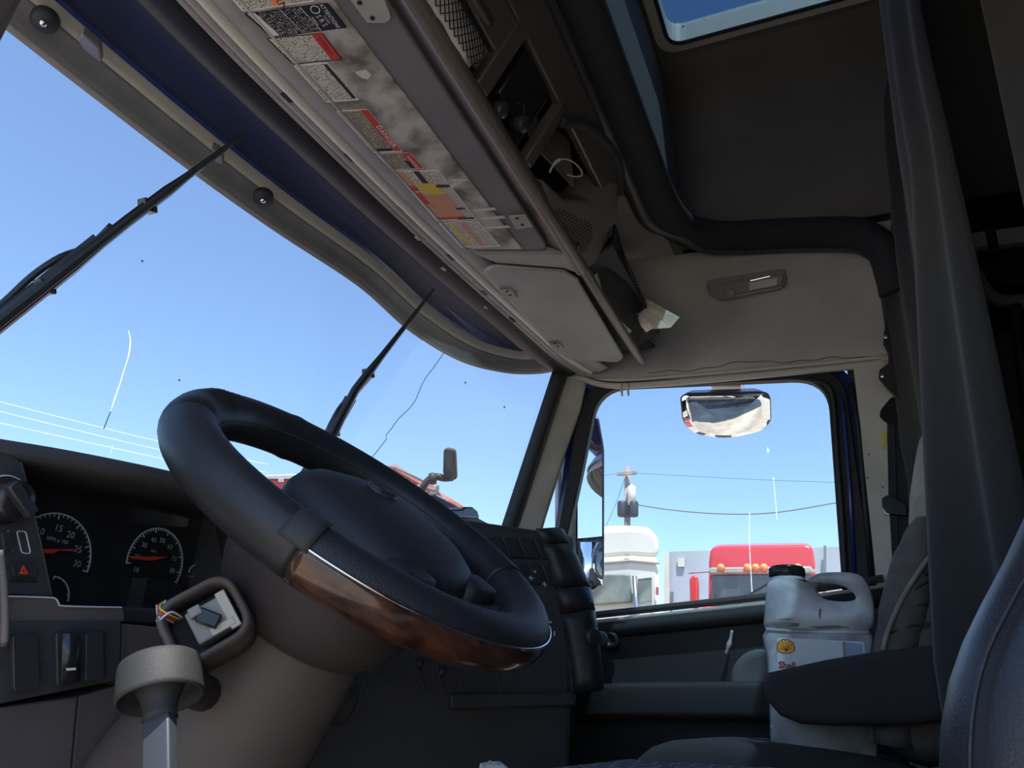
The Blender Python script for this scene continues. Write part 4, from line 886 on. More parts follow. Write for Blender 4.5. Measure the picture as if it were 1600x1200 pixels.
# seat belt on the pillar
sb = tag(empty('seat_belt', P(1400, 760, x=2.17)), 'black seat belt hanging on the pale pillar', 'seat belt')
obj('anchor_cover', loft([rnd([P(a, b, x=xx) for a, b in [(1392, 621), (1376, 640), (1374, 652), (1386, 662), (1412, 660), (1412, 616)]], .006, 3) for xx in (2.19, 2.165, 2.155)]), M['blackgloss'], sb, bevel=.003)
obj('webbing', prism([P(a, b, x=2.168) for a, b in [(1386, 655), (1412, 655), (1424, 860), (1418, 905), (1396, 905), (1388, 770)]], V(.003, 0, 0)), M['belt'], sb)
obj('webbing_fold', tube([P(a, b, x=2.164) for a, b in [(1397, 660), (1400, 780), (1404, 880)]], .002, 5), M['belt'], sb)
obj('buckle_tongue', loft([rnd([P(a, b, x=xx) for a, b in [(1378, 778), (1388, 773), (1416, 788), (1418, 806), (1386, 802), (1378, 792)]], .005, 3) for xx in (2.166, 2.15)]), M['blackgloss'], sb, bevel=.002)
obj('tongue_plate', prism([P(a, b, x=2.152) for a, b in [(1380, 796), (1390, 800), (1389, 805), (1381, 802)]], V(.003, 0, 0)), M['steel'], sb)
lab(obj('tag', prism([P(a, b, x=2.166) for a, b in [(1378, 674), (1385, 674), (1385, 698), (1379, 698)]], V(.003, 0, 0)), M['yellow'], sb), 'small yellow tag')
for a, b in [(1355, 747), (1379, 761), (1357, 710)]:
    obj('screw_hole', lathe([(.0001, 0), (.003, 0), (.003, .001), (.0001, .001)], P(a, b, x=2.189), V(-1, 0, 0), 8), M['visor'], bpy.data.objects['trim_6'])

# ================================================================ SEATS
def seat_back(name, cx, prof, m, par, r=.045):
    """prof: (z, half width, front y, depth)"""
    return obj(name, loft([rrect(V(cx, yf-d/2, z), V(w_, 0, 0), V(0, d/2, 0), min(r, w_*.7, d*.45), 5) for z, w_, yf, d in prof]), m, par, smooth=True, subd=1)
PX = 1.75
pse = tag(empty('passenger_seat', V(PX, .1, -.5)), 'brown cloth high-back passenger seat behind the oil jug', 'seat')
seat_back('backrest', PX, [(-.06, .235, -.03, .12), (.02, .245, -.035, .12), (.12, .25, -.055, .12), (.22, .252, -.085, .12), (.29, .245, -.11, .11), (.335, .22, -.13, .10), (.36, .17, -.14, .09), (.37, .12, -.145, .08)], M['seat'], pse)
seat_back('headrest', PX, [(.30, .13, -.105, .09), (.38, .135, -.118, .10), (.46, .13, -.128, .10), (.52, .118, -.145, .095), (.555, .095, -.155, .08), (.572, .05, -.165, .05)], M['seatpale'], pse)
for sx in (-1, 1):
    ln = [(-.02, .215, -.005), (.08, .225, -.015), (.16, .228, -.038), (.24, .222, -.066), (.31, .20, -.095), (.335, .185, -.112)]
    obj('side_bolster', tube(smooth_path([V(PX+sx*w_, y-.028, z) for z, w_, y in ln], 4), [.030]*3+[.036]*6+[.040]*6+[.036]*6, 12), M['seat'], pse, smooth=True)
    obj('bolster_piping', tube(smooth_path([V(PX+sx*(w_-.030), y+.004, z+.0) for z, w_, y in ln], 4), .0038, 6), M['seatpale'], pse, smooth=True)
for z, yf in [(.10, -.048), (.17, -.068), (.24, -.09), (.31, -.115)]:
    obj('quilt_seam', tube([V(PX-.19+.38*i/12, yf+.006+.004*math.sin(i*1.3), z+.010*math.sin(i*.9+z*20)) for i in range(13)], .0035, 6), M['seatdark'], pse, smooth=True)
obj('side_piping', tube(smooth_path([P(a, b, x=1.484) for a, b in [(1478, 840), (1442, 884), (1408, 938), (1386, 990), (1380, 1016)]], 4), .0042, 6), M['seatpale'], pse, smooth=True)
for l_ in [[(1390, 990), (1425, 977), (1455, 974), (1480, 968)], [(1400, 962), (1425, 950), (1450, 940), (1485, 932)], [(1425, 926), (1445, 910), (1470, 903), (1485, 901)], [(1445, 898), (1465, 880), (1485, 872)]]:
    obj('quilt_seam', tube(smooth_path([P(a, b, x=1.489) for a, b in l_], 4), .0022, 6), M['seatdark'], pse, smooth=True)
obj('cushion', loft([rrect(V(PX, y, zc), V(w_, 0, 0), V(0, 0, h_), .04, 5) for y, zc, w_, h_ in [(-.10, -.115, .22, .06), (.0, -.11, .25, .07), (.15, -.105, .255, .075), (.30, -.105, .25, .078), (.38, -.115, .24, .07), (.425, -.14, .215, .045), (.435, -.15, .18, .02)]]), M['seatdark'], pse, smooth=True, subd=1)
obj('seat_base', [box(PX-.2, PX+.2, -.1, .3, -.55, -.15)], M['doorpanel'], pse, bevel=.02)
XA = 1.47
arm = [P(a, b, x=XA) for a, b in [(1189, 1060), (1200, 1050), (1290, 1030), (1362, 1018), (1475, 1005), (1500, 1080), (1490, 1125), (1420, 1133), (1300, 1134), (1250, 1131), (1218, 1118), (1198, 1095), (1191, 1075)]]
obj('armrest', prism(arm, V(.075, 0, 0)), M['seatdark'], pse, bevel=.022, seg=4, ang=50)

dse = tag(empty('driver_seat', V(.755, .05, -.5)), 'dark vinyl driver seat back edge close to the camera', 'seat')
DXs = .755
bol = [(.47, -.025, -.10), (.47, -.030, -.02), (.475, -.043, .03), (.478, -.066, .07), (.482, -.100, .12), (.488, -.135, .20), (.495, -.165, .32), (.51, -.20, .45)]
obj('backrest_bolster', loft([rrect(V(x+.055, y-.075, z), V(.055, 0, 0), V(0, .075, 0), .045, 6) for x, y, z in bol]), M['dseat'], dse, smooth=True, subd=1)
obj('backrest', loft([rrect(V(DXs+.03, y-.14, z), V(.2, 0, 0), V(0, .06, 0), .05, 5) for x, y, z in bol]), M['seat'], dse, smooth=True, subd=1)
pip = smooth_path([V(x+.004, y-.012, z) for x, y, z in bol], 4)
obj('bolster_piping', tube(pip, .0014, 6), M['dseat'], dse, smooth=True)
m = mat('plaid_cloth', (.06, .062, .066), .9, bump=.4, bscale=600); M['plaid'] = m
t = m.node_tree; b_ = t.nodes['Principled BSDF']; tc = t.nodes.new('ShaderNodeTexCoord'); sp3 = t.nodes.new('ShaderNodeSeparateXYZ'); t.links.new(tc.outputs['Object'], sp3.inputs[0])
def band(o_, f_, w__):
    a_ = t.nodes.new('ShaderNodeMath'); a_.operation = 'MULTIPLY'; a_.inputs[1].default_value = f_; t.links.new(o_, a_.inputs[0])
    c_ = t.nodes.new('ShaderNodeMath'); c_.operation = 'FRACT'; t.links.new(a_.outputs[0], c_.inputs[0])
    d_ = t.nodes.new('ShaderNodeMath'); d_.operation = 'LESS_THAN'; d_.inputs[1].default_value = w__; t.links.new(c_.outputs[0], d_.inputs[0]); return d_.outputs[0]
ad_ = t.nodes.new('ShaderNodeMath'); ad_.operation = 'ADD'; t.links.new(band(sp3.outputs[0], 90, .3), ad_.inputs[0]); t.links.new(band(sp3.outputs[1], 60, .22), ad_.inputs[1])
mx_ = t.nodes.new('ShaderNodeMix'); mx_.data_type = 'RGBA'; mx_.inputs[6].default_value = (.05, .052, .056, 1); mx_.inputs[7].default_value = (.20, .20, .20, 1)
t.links.new(ad_.outputs[0], mx_.inputs[0]); t.links.new(mx_.outputs[2], b_.inputs['Base Color'])
cu = []
for i in range(13):
    y = -.06+.38*i/12; rw = []
    for j in range(17):
        u = j/16; x = .52+.47*u; edge = min(1, min(u, 1-u)*6); ey = min(1, min(i/12, 1-i/12)*5)
        rw.append(V(x, y, -.10+.055*math.sqrt(edge)*math.sqrt(ey)+.002*math.sin(j*2.2+i)))
    cu.append(rw)
obj('cushion_top', grid(cu), M['plaid'], dse, smooth=True, solid=.006)
obj('cushion_body', box(.52, .99, -.06, .32, -.22, -.105), M['seatdark'], dse, bevel=.02)
obj('seat_base', box(.58, .93, -.05, .28, -.55, -.21), M['doorpanel'], dse, bevel=.02)
# crumpled tissue on the front edge of the driver's seat
tw = P(772, 1192, x=.80); vv = []; nn = 10
lps = []
for i in range(7):
    ph = math.pi*(i+.3)/7.0; lps.append([tw+V(math.cos(a)*.019*math.sin(ph)*(1+.3*random.random()), math.sin(a)*.016*math.sin(ph)*(1+.3*random.random()), -.012+.012*math.cos(math.pi-ph)*1.0+.003*random.random()) for a in [2*math.pi*k/nn for k in range(nn)]])
tag(obj('tissue', loft(lps), M['bagwhite']), 'crumpled pale tissue at the front of the driver seat', 'tissue')

# ================================================================ OIL JUG on the passenger seat
JX = 1.64
ju = tag(empty('oil_jug', P(1285, 1165, x=JX+.05)), 'dirty white plastic oil jug standing on the passenger seat', 'jug')
def J(l, x=JX): return [P(a, b, x=x) for a, b in l]
out_ = [(1203, 908), (1255, 905), (1275, 896), (1330, 895), (1352, 903), (1364, 930), (1366, 960), (1358, 986), (1361, 1030), (1371, 1135), (1372, 1185), (1205, 1160), (1203, 1135), (1199, 1030), (1196, 985), (1194, 962), (1197, 930)]
hole = [(1276, 918), (1288, 913), (1310, 914), (1328, 922), (1337, 932), (1334, 938), (1315, 940), (1292, 937), (1282, 930)]
# body built as front/back plates bridged round the outline and the handle opening
def inset(l, k, c): return [(c[0]+(a-c[0])*k, c[1]+(b-c[1])*k) for a, b in l]
def dens(l, n):
    pts = smooth_path([V(a, b, 0) for a, b in l], 6, closed=True); L_ = [0]
    for i in range(len(pts)): L_.append(L_[-1]+(pts[(i+1) % len(pts)]-pts[i]).length)
    o = []
    for k in range(n):
        d = L_[-1]*k/n; i = max(j for j in range(len(pts)) if L_[j] <= d); f_ = (d-L_[i])/max(1e-6, L_[i+1]-L_[i]); p = pts[i].lerp(pts[(i+1) % len(pts)], f_); o.append((p.x, p.y))
    return o
up = [(1203, 908), (1240, 902), (1258, 908), (1275, 897), (1300, 894), (1330, 895), (1350, 903), (1363, 930), (1366, 958), (1360, 984), (1320, 986), (1270, 984), (1230, 983), (1196, 983), (1194, 962), (1197, 930)]
lowr = [(1197, 984), (1280, 985), (1359, 987), (1361, 1030), (1366, 1090), (1371, 1135), (1372, 1178), (1362, 1189), (1290, 1178), (1212, 1163), (1204, 1155), (1203, 1135), (1201, 1080), (1199, 1030)]
oo = dens(up, 64); hh = dens(hole, 64)
# align hole start angle with outline start
cxm, cym = 1305, 928
def rot0(l, a0):
    k = min(range(len(l)), key=lambda i: abs(math.atan2(l[i][1]-cym, l[i][0]-cxm)-a0)); return l[k:]+l[:k]
def orient(l):
    s = sum(l[i][0]*l[(i+1) % len(l)][1]-l[(i+1) % len(l)][0]*l[i][1] for i in range(len(l))); return l if s > 0 else l[::-1]
oo = rot0(orient(oo), -2.0); hh = rot0(orient(hh), -2.0)
loopsJ = []
for x, ko, kh in [(JX, .985, 1.06), (JX-.006, .965, 1.12), (JX+.002, 1.0, 1.0), (JX+.05, 1.0, 1.0), (JX+.095, .99, 1.0)]:
    pass
gO = lambda k, x: [P(*q, x=x) for q in inset(oo, k, (1283, 945))]
gH = lambda k, x: [P(*q, x=x) for q in inset(hh, k, (cxm, cym))]
tor = [gO(.96, JX), gO(1.0, JX+.010), gO(.985, JX+.06), gO(.93, JX+.10), gH(1.25, JX+.085), gH(1.0, JX+.06), gH(1.0, JX+.018), gH(1.18, JX+.002)]
n_ = 64; vv = [p for l in tor for p in l]; ff = []
for i in range(len(tor)):
    for k in range(n_): j = (i+1) % len(tor); ff.append([i*n_+k, i*n_+(k+1) % n_, j*n_+(k+1) % n_, j*n_+k])
jb = obj('jug_shoulder', (vv, ff), M['jug'], ju, smooth=True)
lo_ = dens(lowr, 64); lc = (1284, 1085)
obj('jug_body', loft([[P(*q, x=x) for q in inset(lo_, k, lc)] for x, k in [(JX-.002, .955), (JX+.004, .985), (JX+.014, 1.0), (JX+.08, .985), (JX+.10, .95), (JX+.108, .88)]]), M['jug'], ju, smooth=True)
obj('shoulder_rib', tube(J([(1197, 984), (1240, 987), (1300, 988), (1358, 988)], JX), .004, 8), M['jug'], ju, smooth=True)
obj('base_rib', tube(J([(1204, 1136), (1250, 1142), (1310, 1150), (1370, 1156)], JX+.001), .003, 8), M['jug'], ju, smooth=True)
cap_c = P(1230, 901, x=JX+.045)
cp = obj('cap', lathe([(.034, -.004), (.0345, .006), (.034, .016), (.032, .019), (.001, .020)], cap_c, V(0, 0, 1), 32), M['blackgloss'], ju, smooth=True)
obj('cap_ribs', [tube([cap_c+V(.0345*math.cos(a), .0345*math.sin(a), 0), cap_c+V(.0342*math.cos(a), .0342*math.sin(a), .015)], .0010, 4) for a in [2*math.pi*k/40 for k in range(40)]], M['black'], cp)
obj('neck', lathe([(.040, -.022), (.036, -.010), (.034, -.003)], cap_c, V(0, 0, 1), 28), M['jug'], ju, smooth=True)
lbm = mat('label_paper', (.70, .73, .77), .5)
jl = obj('front_label', prism(rnd(J([(1214, 996), (1350, 1003), (1362, 1130), (1218, 1118)], JX-.003), .004, 3), V(-.0008, 0, 0)), lbm, ju)
px_ = lambda l, o_=0: J(l, JX-.0042-o_)
obj('label_picture', prism(px_([(1320, 1003), (1348, 1006), (1352, 1060), (1324, 1058)]), V(-.0005, 0, 0)), mat('label_blue', (.20, .32, .48), .4), jl)
obj('label_picture_edge', prism(px_([(1316, 1003), (1321, 1003), (1326, 1058), (1320, 1058)]), V(-.0006, 0, 0)), mat('label_brown', (.25, .17, .13), .4), jl)
# scallop emblem
ec = P(1228, 1012, x=JX-.0045); Y_, Z_ = V(0, -1, 0), V(0, 0, 1); sc_ = .0165
def scal(k):
    o = []
    for i in range(25):
        a = math.pi*(-.12+1.24*i/24); r = sc_*k*(1+.045*abs(math.sin(i*math.pi/4))); o.append(ec+Y_*r*math.cos(a)+Z_*(r*math.sin(a)*.95))
    return o+[ec-Y_*sc_*.45*k-Z_*sc_*.62*k, ec+Y_*sc_*.45*k-Z_*sc_*.62*k]
emb = obj('emblem', prism(scal(1.0), V(-.0004, 0, 0)), M['red'], jl)
obj('emblem_fill', prism([p+V(-.0004, 0, 0) for p in scal(.86)], V(-.0003, 0, 0)), mat('emblem_yellow', (.85, .60, .05), .5), emb)
obj('emblem_rays', [tube([ec+V(-.0009, 0, -.006), ec+V(-.0009, 0, 0)+Y_*sc_*.82*math.cos(a)+Z_*sc_*.8*math.sin(a)], .0006, 4) for a in [math.pi*(.02+.96*k/6) for k in range(7)]], M['red'], emb)
lettr = mat('label_red', (.30, .03, .05), .5)
text('lettering', 'Shell', P(1217, 1044, x=JX-.0045), V(0, -1, -.02), V(0, 0, 1), .0175, lettr, jl, sx=.95, bold=.0007)
text('lettering', 'Rotella', P(1218, 1061, x=JX-.0045), V(0, -1, -.02), V(0, 0, 1), .0175, lettr, jl, sx=.95, bold=.0007)
M['grime'] = mat('grime', (.18, .17, .15), .8)
for l in [[(1205, 976), (1225, 972), (1250, 974), (1246, 979), (1215, 981)], [(1215, 967), (1240, 966), (1232, 969)], [(1280, 950), (1283, 952), (1281, 969), (1279, 962)], [(1262, 979), (1310, 977), (1330, 981), (1280, 983)], [(1208, 1138), (1250, 1148), (1300, 1152), (1240, 1150)]]:
    obj('grime_smear', prism(J(l, JX-.0012), V(-.0005, 0, 0)), M['grime'], ju)

# ================================================================ OUTSIDE: visor, wipers, mirrors
ev = tag(empty('exterior_sun_visor', V(1.3, 1.15, 1.1)), 'dark blue exterior sun visor with grey lip above the windscreen', 'exterior visor')
E1 = smooth_path([P(a, b, z=1.0) for a, b in [(-60, -5), (20, 55), (110, 125), (300, 270), (430, 362), (560, 448), (640, 518), (720, 565), (790, 583), (840, 584), (864, 580)]], 5)
E1 = [V(.12, 1.205, 1.0)]+E1
def vis(k0, k1, z0, z1, name, m, n=5, bul=0, th=.006):
    rr = []
    for p in E1:
        h = min(hys(max(.2, min(2.13, p.x)))+.045, p.y-.005); rr.append([V(p.x, h+(p.y-h)*(k0+(k1-k0)*j/n), (z0+(z1-z0)*j/n)+bul*math.sin(math.pi*j/n)) for j in range(n+1)])
    return obj(name, grid(rr), m, ev, smooth=True, solid=th)
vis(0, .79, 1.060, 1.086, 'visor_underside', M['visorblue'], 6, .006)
vis(.785, .83, 1.085, 1.050, 'visor_step', M['bead'], 3, 0)  # pale colour stands in for light reflected in the groove
vis(.83, .965, 1.050, 1.006, 'visor_lip', M['visorlip'], 5, .010)
vis(.955, 1.0, 1.010, 1.000, 'visor_edge', M['header'], 3, 0)
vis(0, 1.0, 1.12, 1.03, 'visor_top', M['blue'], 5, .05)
for a, b in [(72, 28), (412, 305)]:
    q = P(a, b, z=1.035); lp_ = obj('marker_lamp', lathe([(.022, 0), (.022, -.012), (.017, -.018), (.001, -.020)], q, V(.2, .3, 1), 18), M['black'], ev, smooth=True); obj('lamp_bolt', lathe([(.006, 0), (.006, -.004), (.001, -.005)], q-V(.004, .006, .018), V(.2, .3, 1), 10), M['chrome'], lp_, smooth=True)
for l in [[(120, 62), (128, 52), (155, 76), (158, 100), (130, 78)], [(330, 232), (346, 242), (348, 258), (336, 254)]]:
    obj('lip_bracket', prism([P(a, b, z=1.022) for a, b in l], V(0, 0, .02)), M['visorlip'], ev, bevel=.003)

def wiper(label, arm, blade, thin, ra, rb):
    t_ = tag(empty('wiper', PW(*arm[0], off=.05)), label, 'wiper', 'windscreen wipers')
    obj('arm', tube([PW(a, b, off=o) for a, b, o in thin[0]], ra, 6, prof=[(-1, -.5), (1, -.5), (1, .5), (-1, .5)]), M['blackgloss'], t_)
    obj('arm_bar', tube(smooth_path([PW(a, b, off=o) for a, b, o in thin[1]], 4), ra*.55, 6), M['blackgloss'], t_, smooth=True)
    obj('blade_spine', tube([PW(a, b, off=.030) for a, b in blade], rb, 6), M['blackgloss'], t_)
    obj('blade_rubber', tube([PW(a, b, off=.013) for a, b in blade], [r*.6 for r in rb], 6), M['black'], t_)
    for k in (.3, .62):
        i = int(k*(len(blade)-1)); c = PW(*blade[i], off=.035); obj('bridge', obox(c, V(.012, 0, .004), V(0, .01, 0), V(-.004, 0, .010)), M['blackgloss'], t_, bevel=.002)
    return t_
def ln2(a, b, n): return [(a[0]+(b[0]-a[0])*i/n, a[1]+(b[1]-a[1])*i/n) for i in range(n+1)]
wiper('near wiper crossing the upper left of the windscreen', [(-60, 560)], ln2((-60, 552), (200, 345), 6)+ln2((200, 345), (383, 208), 6)[1:], [[(-60, 540, .06), (60, 446, .055), (150, 374, .045)], [(-60, 520, .06), (0, 478, .06), (50, 432, .06), (95, 402, .055), (140, 385, .05), (175, 352, .04)]], .011, [.013]*5+[.010]*4+[.007, .006, .005, .003])
wiper('far wiper standing behind the steering wheel', [(470, 775)], ln2((470, 772), (555, 610), 5)+ln2((555, 610), (678, 452), 6)[1:], [[(462, 768, .06), (510, 690, .055), (548, 622, .05)], [(478, 760, .06), (505, 690, .06), (530, 640, .06), (548, 622, .06), (580, 585, .04)]], .013, [.014]*4+[.011]*3+[.008, .007, .006, .005, .003])

# passenger door mirror (tall, two glasses) and its arm
dm = tag(empty('door_mirror', V(2.62, .86, .4)), 'tall door mirror with flat and convex glass outside the passenger window', 'mirror')
def mx2(l, x=2.6): return [P(a, b, x=x) for a, b in l]
mo = rnd(mx2([(872, 655), (936, 648), (945, 700), (945, 905), (930, 922), (905, 925), (872, 900)]), .02, 4)
obj('mirror_housing', prism([p+V(.0, .0, 0) for p in mo], V(.10, .05, 0)), M['blackgloss'], dm, bevel=.012, seg=3)
obj('mirror_glass', prism(mx2([(903, 658), (934, 654), (941, 700), (941, 838), (903, 842)], 2.597), V(-.003, .0, 0)), M['mirror'], dm)
cv = []
for i in range(9):
    for_ = []
    for j in range(9):
        u, v_ = i/8, j/8; a = 907+(941-907)*u; b = 847+(915-847)*v_; bul = .02*(math.sin(math.pi*u)*math.sin(math.pi*v_)); for_.append(P(a, b, x=2.597-bul))
    cv.append(for_)
obj('convex_glass', grid(cv), M['mirror'], dm, smooth=True)
obj('glass_divider', tube(mx2([(900, 843), (944, 840)], 2.596), .004, 6), M['black'], dm)
obj('housing_bar', prism(mx2([(876, 665), (899, 660), (902, 905), (885, 905)], 2.598), V(-.02, 0, 0)), M['visor'], dm, bevel=.008)
obj('mirror_arm', [tube([V(2.64, .93, .95), V(2.40, .88, .97), V(2.27, .74, 1.02)], .014, 8), tube([V(2.64, .93, .45), V(2.40, .90, .28), V(2.27, .80, .20)], .014, 8)], M['black'], dm, smooth=True)
# look-down mirror over the window
ld = tag(empty('lookdown_mirror', V(2.38, .32, 1.0)), 'rounded look-down mirror hanging above the passenger window', 'mirror')
lc_ = P(1134, 642, x=2.38); ln_ = V(-.40, -.13, -.91).normalized(); la = V(0, -1, 0); la = (la-ln_*la.dot(ln_)).normalized(); lb = ln_.cross(la)
if lb.z > 0: lb = -lb
def LP(px, py): return PP(px, py, lc_, ln_)
rim_ = rnd([LP(1064, 622), LP(1068, 617), LP(1198, 613), LP(1203, 622), LP(1204, 658), LP(1190, 672), (LP(1135, 679)), LP(1085, 675), LP(1068, 660)], .035, 7)
cc_ = sum(rim_, V(0, 0, 0))/len(rim_); Rr = .42
def dome(k):
    o = []
    for p in rim_:
        q = cc_+(p-cc_)*k; d = (q-cc_).length; o.append(q+ln_*(math.sqrt(Rr*Rr-d*d)-math.sqrt(Rr*Rr-.0225)))
    return o
obj('mirror_glass', loft([dome(k) for k in (.995, .8, .6, .4, .2, .03)]), M['mirror'], ld, smooth=True)
obj('mirror_rim', tube(rim_, .0026, 6, closed=True), M['black'], ld, smooth=True)
hs_ = rnd([LP(1064, 628), LP(1076, 606), LP(1100, 600), LP(1180, 597), LP(1197, 604), LP(1204, 624)], .02, 4)
obj('mirror_shell', loft([[cc_+(p-cc_)*k-ln_*d for p in rim_] for k, d in [(.96, .004), (.92, .02), (.8, .04), (.4, .05)]]), M['steel'], ld, smooth=True)
obj('mirror_bracket', [obox(P(1135, 598, x=2.36), V(.05, 0, 0), V(0, .05, 0), V(0, 0, .02))], M['steel'], ld, bevel=.008)
# two white cable ties looped over the door seal
for a in (971, 981):
    tag(obj('cable_tie', tube(smooth_path([P(a, 599, x=2.185), P(a, 606, x=2.175), P(a+1, 616, x=2.178), P(a+1, 618, x=2.2)], 3), .0035, 6), M['bead'], smooth=True), 'pale cable tie over the window seal, '+('front one' if a == 971 else 'rear one'), 'cable tie', 'cable ties on the door seal')

# ================================================================ OUTSIDE: trucks, poles, wires
GZ = -1.9
def pick(l, x): return [P(a, b, x=x) for a, b in l]
wt = tag(empty('white_truck', V(10.6, 3.2, GZ)), 'white high-roof truck cab parked outside the passenger window', 'truck')
X1 = 10.0
obj('roof_fairing', loft([rnd(pick([(890, 830), (985, 824), (1012, 826), (1028, 838), (1031, 872), (985, 868), (890, 876)], X1+.12), .15, 4), rnd(pick([(880, 824), (985, 821), (1014, 824), (1025, 836), (1026, 868), (985, 866), (880, 872)], X1+2.4), .15, 4)]), M['truckwhite'], wt, bevel=.06, seg=3)
obj('cab', prism(pick([(880, 874), (985, 866), (1031, 869), (1036, 1250), (880, 1250)], X1), V(2.6, 1.15, 0)), M['truckwhite'], wt, bevel=.08, seg=3)
obj('windshield', prism(pick([(905, 899), (985, 898), (989, 942), (900, 948)], X1-.01), V(-.05, 0, 0)), M['glasspale'], wt, bevel=.02)
obj('door_window', prism(pick([(998, 906), (1018, 903), (1022, 938), (1000, 942)], X1-.01), V(-.02, 0, 0)), M['glasspale'], wt)
dw = obj('door', ringplate(pick([(994, 902), (1023, 900), (1028, 1100), (994, 1100)], X1-.01), pick([(997, 905), (1019, 903), (1022, 1080), (998, 1080)], X1-.01), V(-.03, 0, 0)), M['truckwhite'], wt)
obj('seam_line', tube(pick([(890, 884), (985, 876), (1030, 880)], X1-.02), .02, 5), M['visor2'], wt)
obj('handle', prism(pick([(1026, 918), (1029, 918), (1029, 930), (1026, 930)], X1-.05), V(-.05, 0, 0)), M['truckmaroon'], wt)
obj('roof_vent', prism(pick([(976, 866), (984, 866), (983, 869), (976, 869)], X1-.01), V(-.03, 0, 0)), M['visor2'], wt)
obj('grab_bar', tube(pick([(991, 900), (995, 950), (996, 1000)], X1-.1), .03, 6), M['steel'], wt, smooth=True)
rt = tag(empty('red_truck', V(13.8, 1.2, GZ)), 'red truck cab facing us behind the oil jug', 'truck')
X2 = 13.0
obj('roof', loft([rnd(pick([(1106, 893), (1110, 858), (1122, 853), (1260, 851), (1270, 856), (1276, 893)], X2), .12, 4), rnd(pick([(1110, 880), (1114, 853), (1126, 850), (1258, 848), (1268, 852), (1273, 880)], X2+2.6), .12, 4)]), M['truckred'], rt, bevel=.1, seg=4)
obj('cab', prism(pick([(1106, 889), (1276, 889), (1284, 1250), (1098, 1250)], X2+.05), V(2.5, 0, 0)), M['truckred'], rt, bevel=.1, seg=3)
obj('sun_visor_band', prism(pick([(1110, 888), (1268, 886), (1274, 897), (1108, 899)], X2-.05), V(-.10, 0, 0)), M['visor2'], rt, bevel=.03)
obj('windshield', prism(rnd(pick([(1114, 899), (1268, 896), (1274, 958), (1110, 960)], X2-.01), .1, 3), V(-.05, 0, 0)), M['glassdark'], rt)
for a in (1127, 1168, 1181, 1194, 1247): obj('marker_light', lathe([(.06, 0), (.06, .05), (.03, .08), (.001, .09)], P(a, 888, x=X2-.15), V(-1, 0, .3), 10), M['amber'], rt, smooth=True)
mr_ = obj('side_mirror', prism(rnd(pick([(1077, 905), (1081, 899), (1090, 900), (1090, 950), (1078, 950)], X2-.1), .04, 3), V(.15, 0, 0)), M['truckred'], rt, bevel=.03)
obj('mirror_arm', tube(pick([(1076, 895), (1108, 893)], X2), .02, 5), M['steel'], rt)
obj('hood', prism(pick([(1106, 962), (1280, 960), (1284, 1250), (1100, 1250)], X2-.1), V(-1.2, 0, 0)), M['truckred'], rt, bevel=.15, seg=3)
obj('wiper', tube(pick([(1150, 940), (1200, 912)], X2-.08), .012, 4), M['black'], rt)
X3 = 17.0
tr1 = tag(empty('box_trailer', V(18, 4.2, GZ)), 'grey box trailer between the white truck and the red truck', 'trailer')
obj('trailer_body', prism(rnd(pick([(1040, 868), (1046, 862), (1120, 860), (1120, 1180), (1040, 1180)], X3), .15, 3), V(6, 0, 0)), M['trailer'], tr1)
obj('corner_post', prism(pick([(1038, 868), (1046, 862), (1047, 960), (1042, 1180), (1038, 1180)], X3-.05), V(-.05, 0, 0)), M['truckwhite'], tr1)
obj('trailer_vent', prism(pick([(1059, 873), (1070, 872), (1070, 886), (1060, 886)], X3-.02), V(-.05, 0, 0)), M['truckwhite'], tr1)
obj('lamp', prism(pick([(1048, 925), (1052, 925), (1052, 945), (1048, 945)], X3-.02), V(-.05, 0, 0)), M['wire'], tr1)
tr2 = tag(empty('box_trailer', V(18, .5, GZ)), 'grey box trailer at the right edge behind the red truck', 'trailer')
obj('trailer_body', prism(pick([(1262, 856), (1420, 850), (1420, 1180), (1262, 1180)], X3+1), V(6, 0, 0)), M['trailer'], tr2)
obj('corner_post', prism(pick([(1287, 853), (1291, 853), (1291, 960), (1287, 960)], X3+.9), V(-.05, 0, 0)), M['wire'], tr2)
# utility pole with transformers and street wires
XP = 26.0
up_ = tag(empty('utility_pole', V(*P(982, 1000, x=XP).xy, GZ)), 'wooden utility pole with transformers above the white truck', 'utility pole')
top = P(980, 729, x=XP)
obj('pole_shaft', tube([top, V(top.x, top.y, GZ)], [.10, .16], 10), M['pole'], up_, smooth=True)
obj('cross_arm', obox(P(979, 740, x=XP-.2), V(0, .35, 0), V(.06, 0, 0), V(0, 0, .05)), M['pole'], up_)
for a, b, r in [(972, 795, .17), (990, 795, .17)]:
    tf = obj('transformer', lathe([(r*.8, -.28), (r, -.22), (r, .2), (r*.85, .26), (.02, .28)], P(a, b, x=XP-.2), V(0, 0, 1), 14), M['lever'], up_, smooth=True)
obj('insulator_can', lathe([(.14, -.35), (.15, .3), (.08, .36), (.01, .4)], P(987, 774, x=XP-.2), V(0, 0, 1), 12), M['truckwhite'], up_, smooth=True)
obj('bushing', tube([P(988, 768, x=XP-.2), P(989, 763, x=XP-.2)], .05, 6), M['bead'], up_)
def wire(label, l, x, r, m='wire'):
    pts = smooth_path([P(a, b, x=x) if len(q_) == 0 else P(a, b, d=q_[0]) for a, b, *q_ in l], 6)
    tag(obj('power_line', tube(pts, r, 5), M[m], smooth=True), label, 'power line', 'power lines')
wire('sagging power line right of the utility pole, lower one', [(992, 788), (1050, 797), (1130, 803), (1210, 801), (1310, 785), (1450, 760)], XP, .022)
wire('thin power line right of the utility pole, upper one', [(984, 739), (1080, 744), (1200, 750), (1310, 754), (1450, 760)], XP, .010)
wire('thin guy wire sloping left from the utility pole', [(978, 742), (965, 780), (950, 815), (930, 850)], XP, .010)
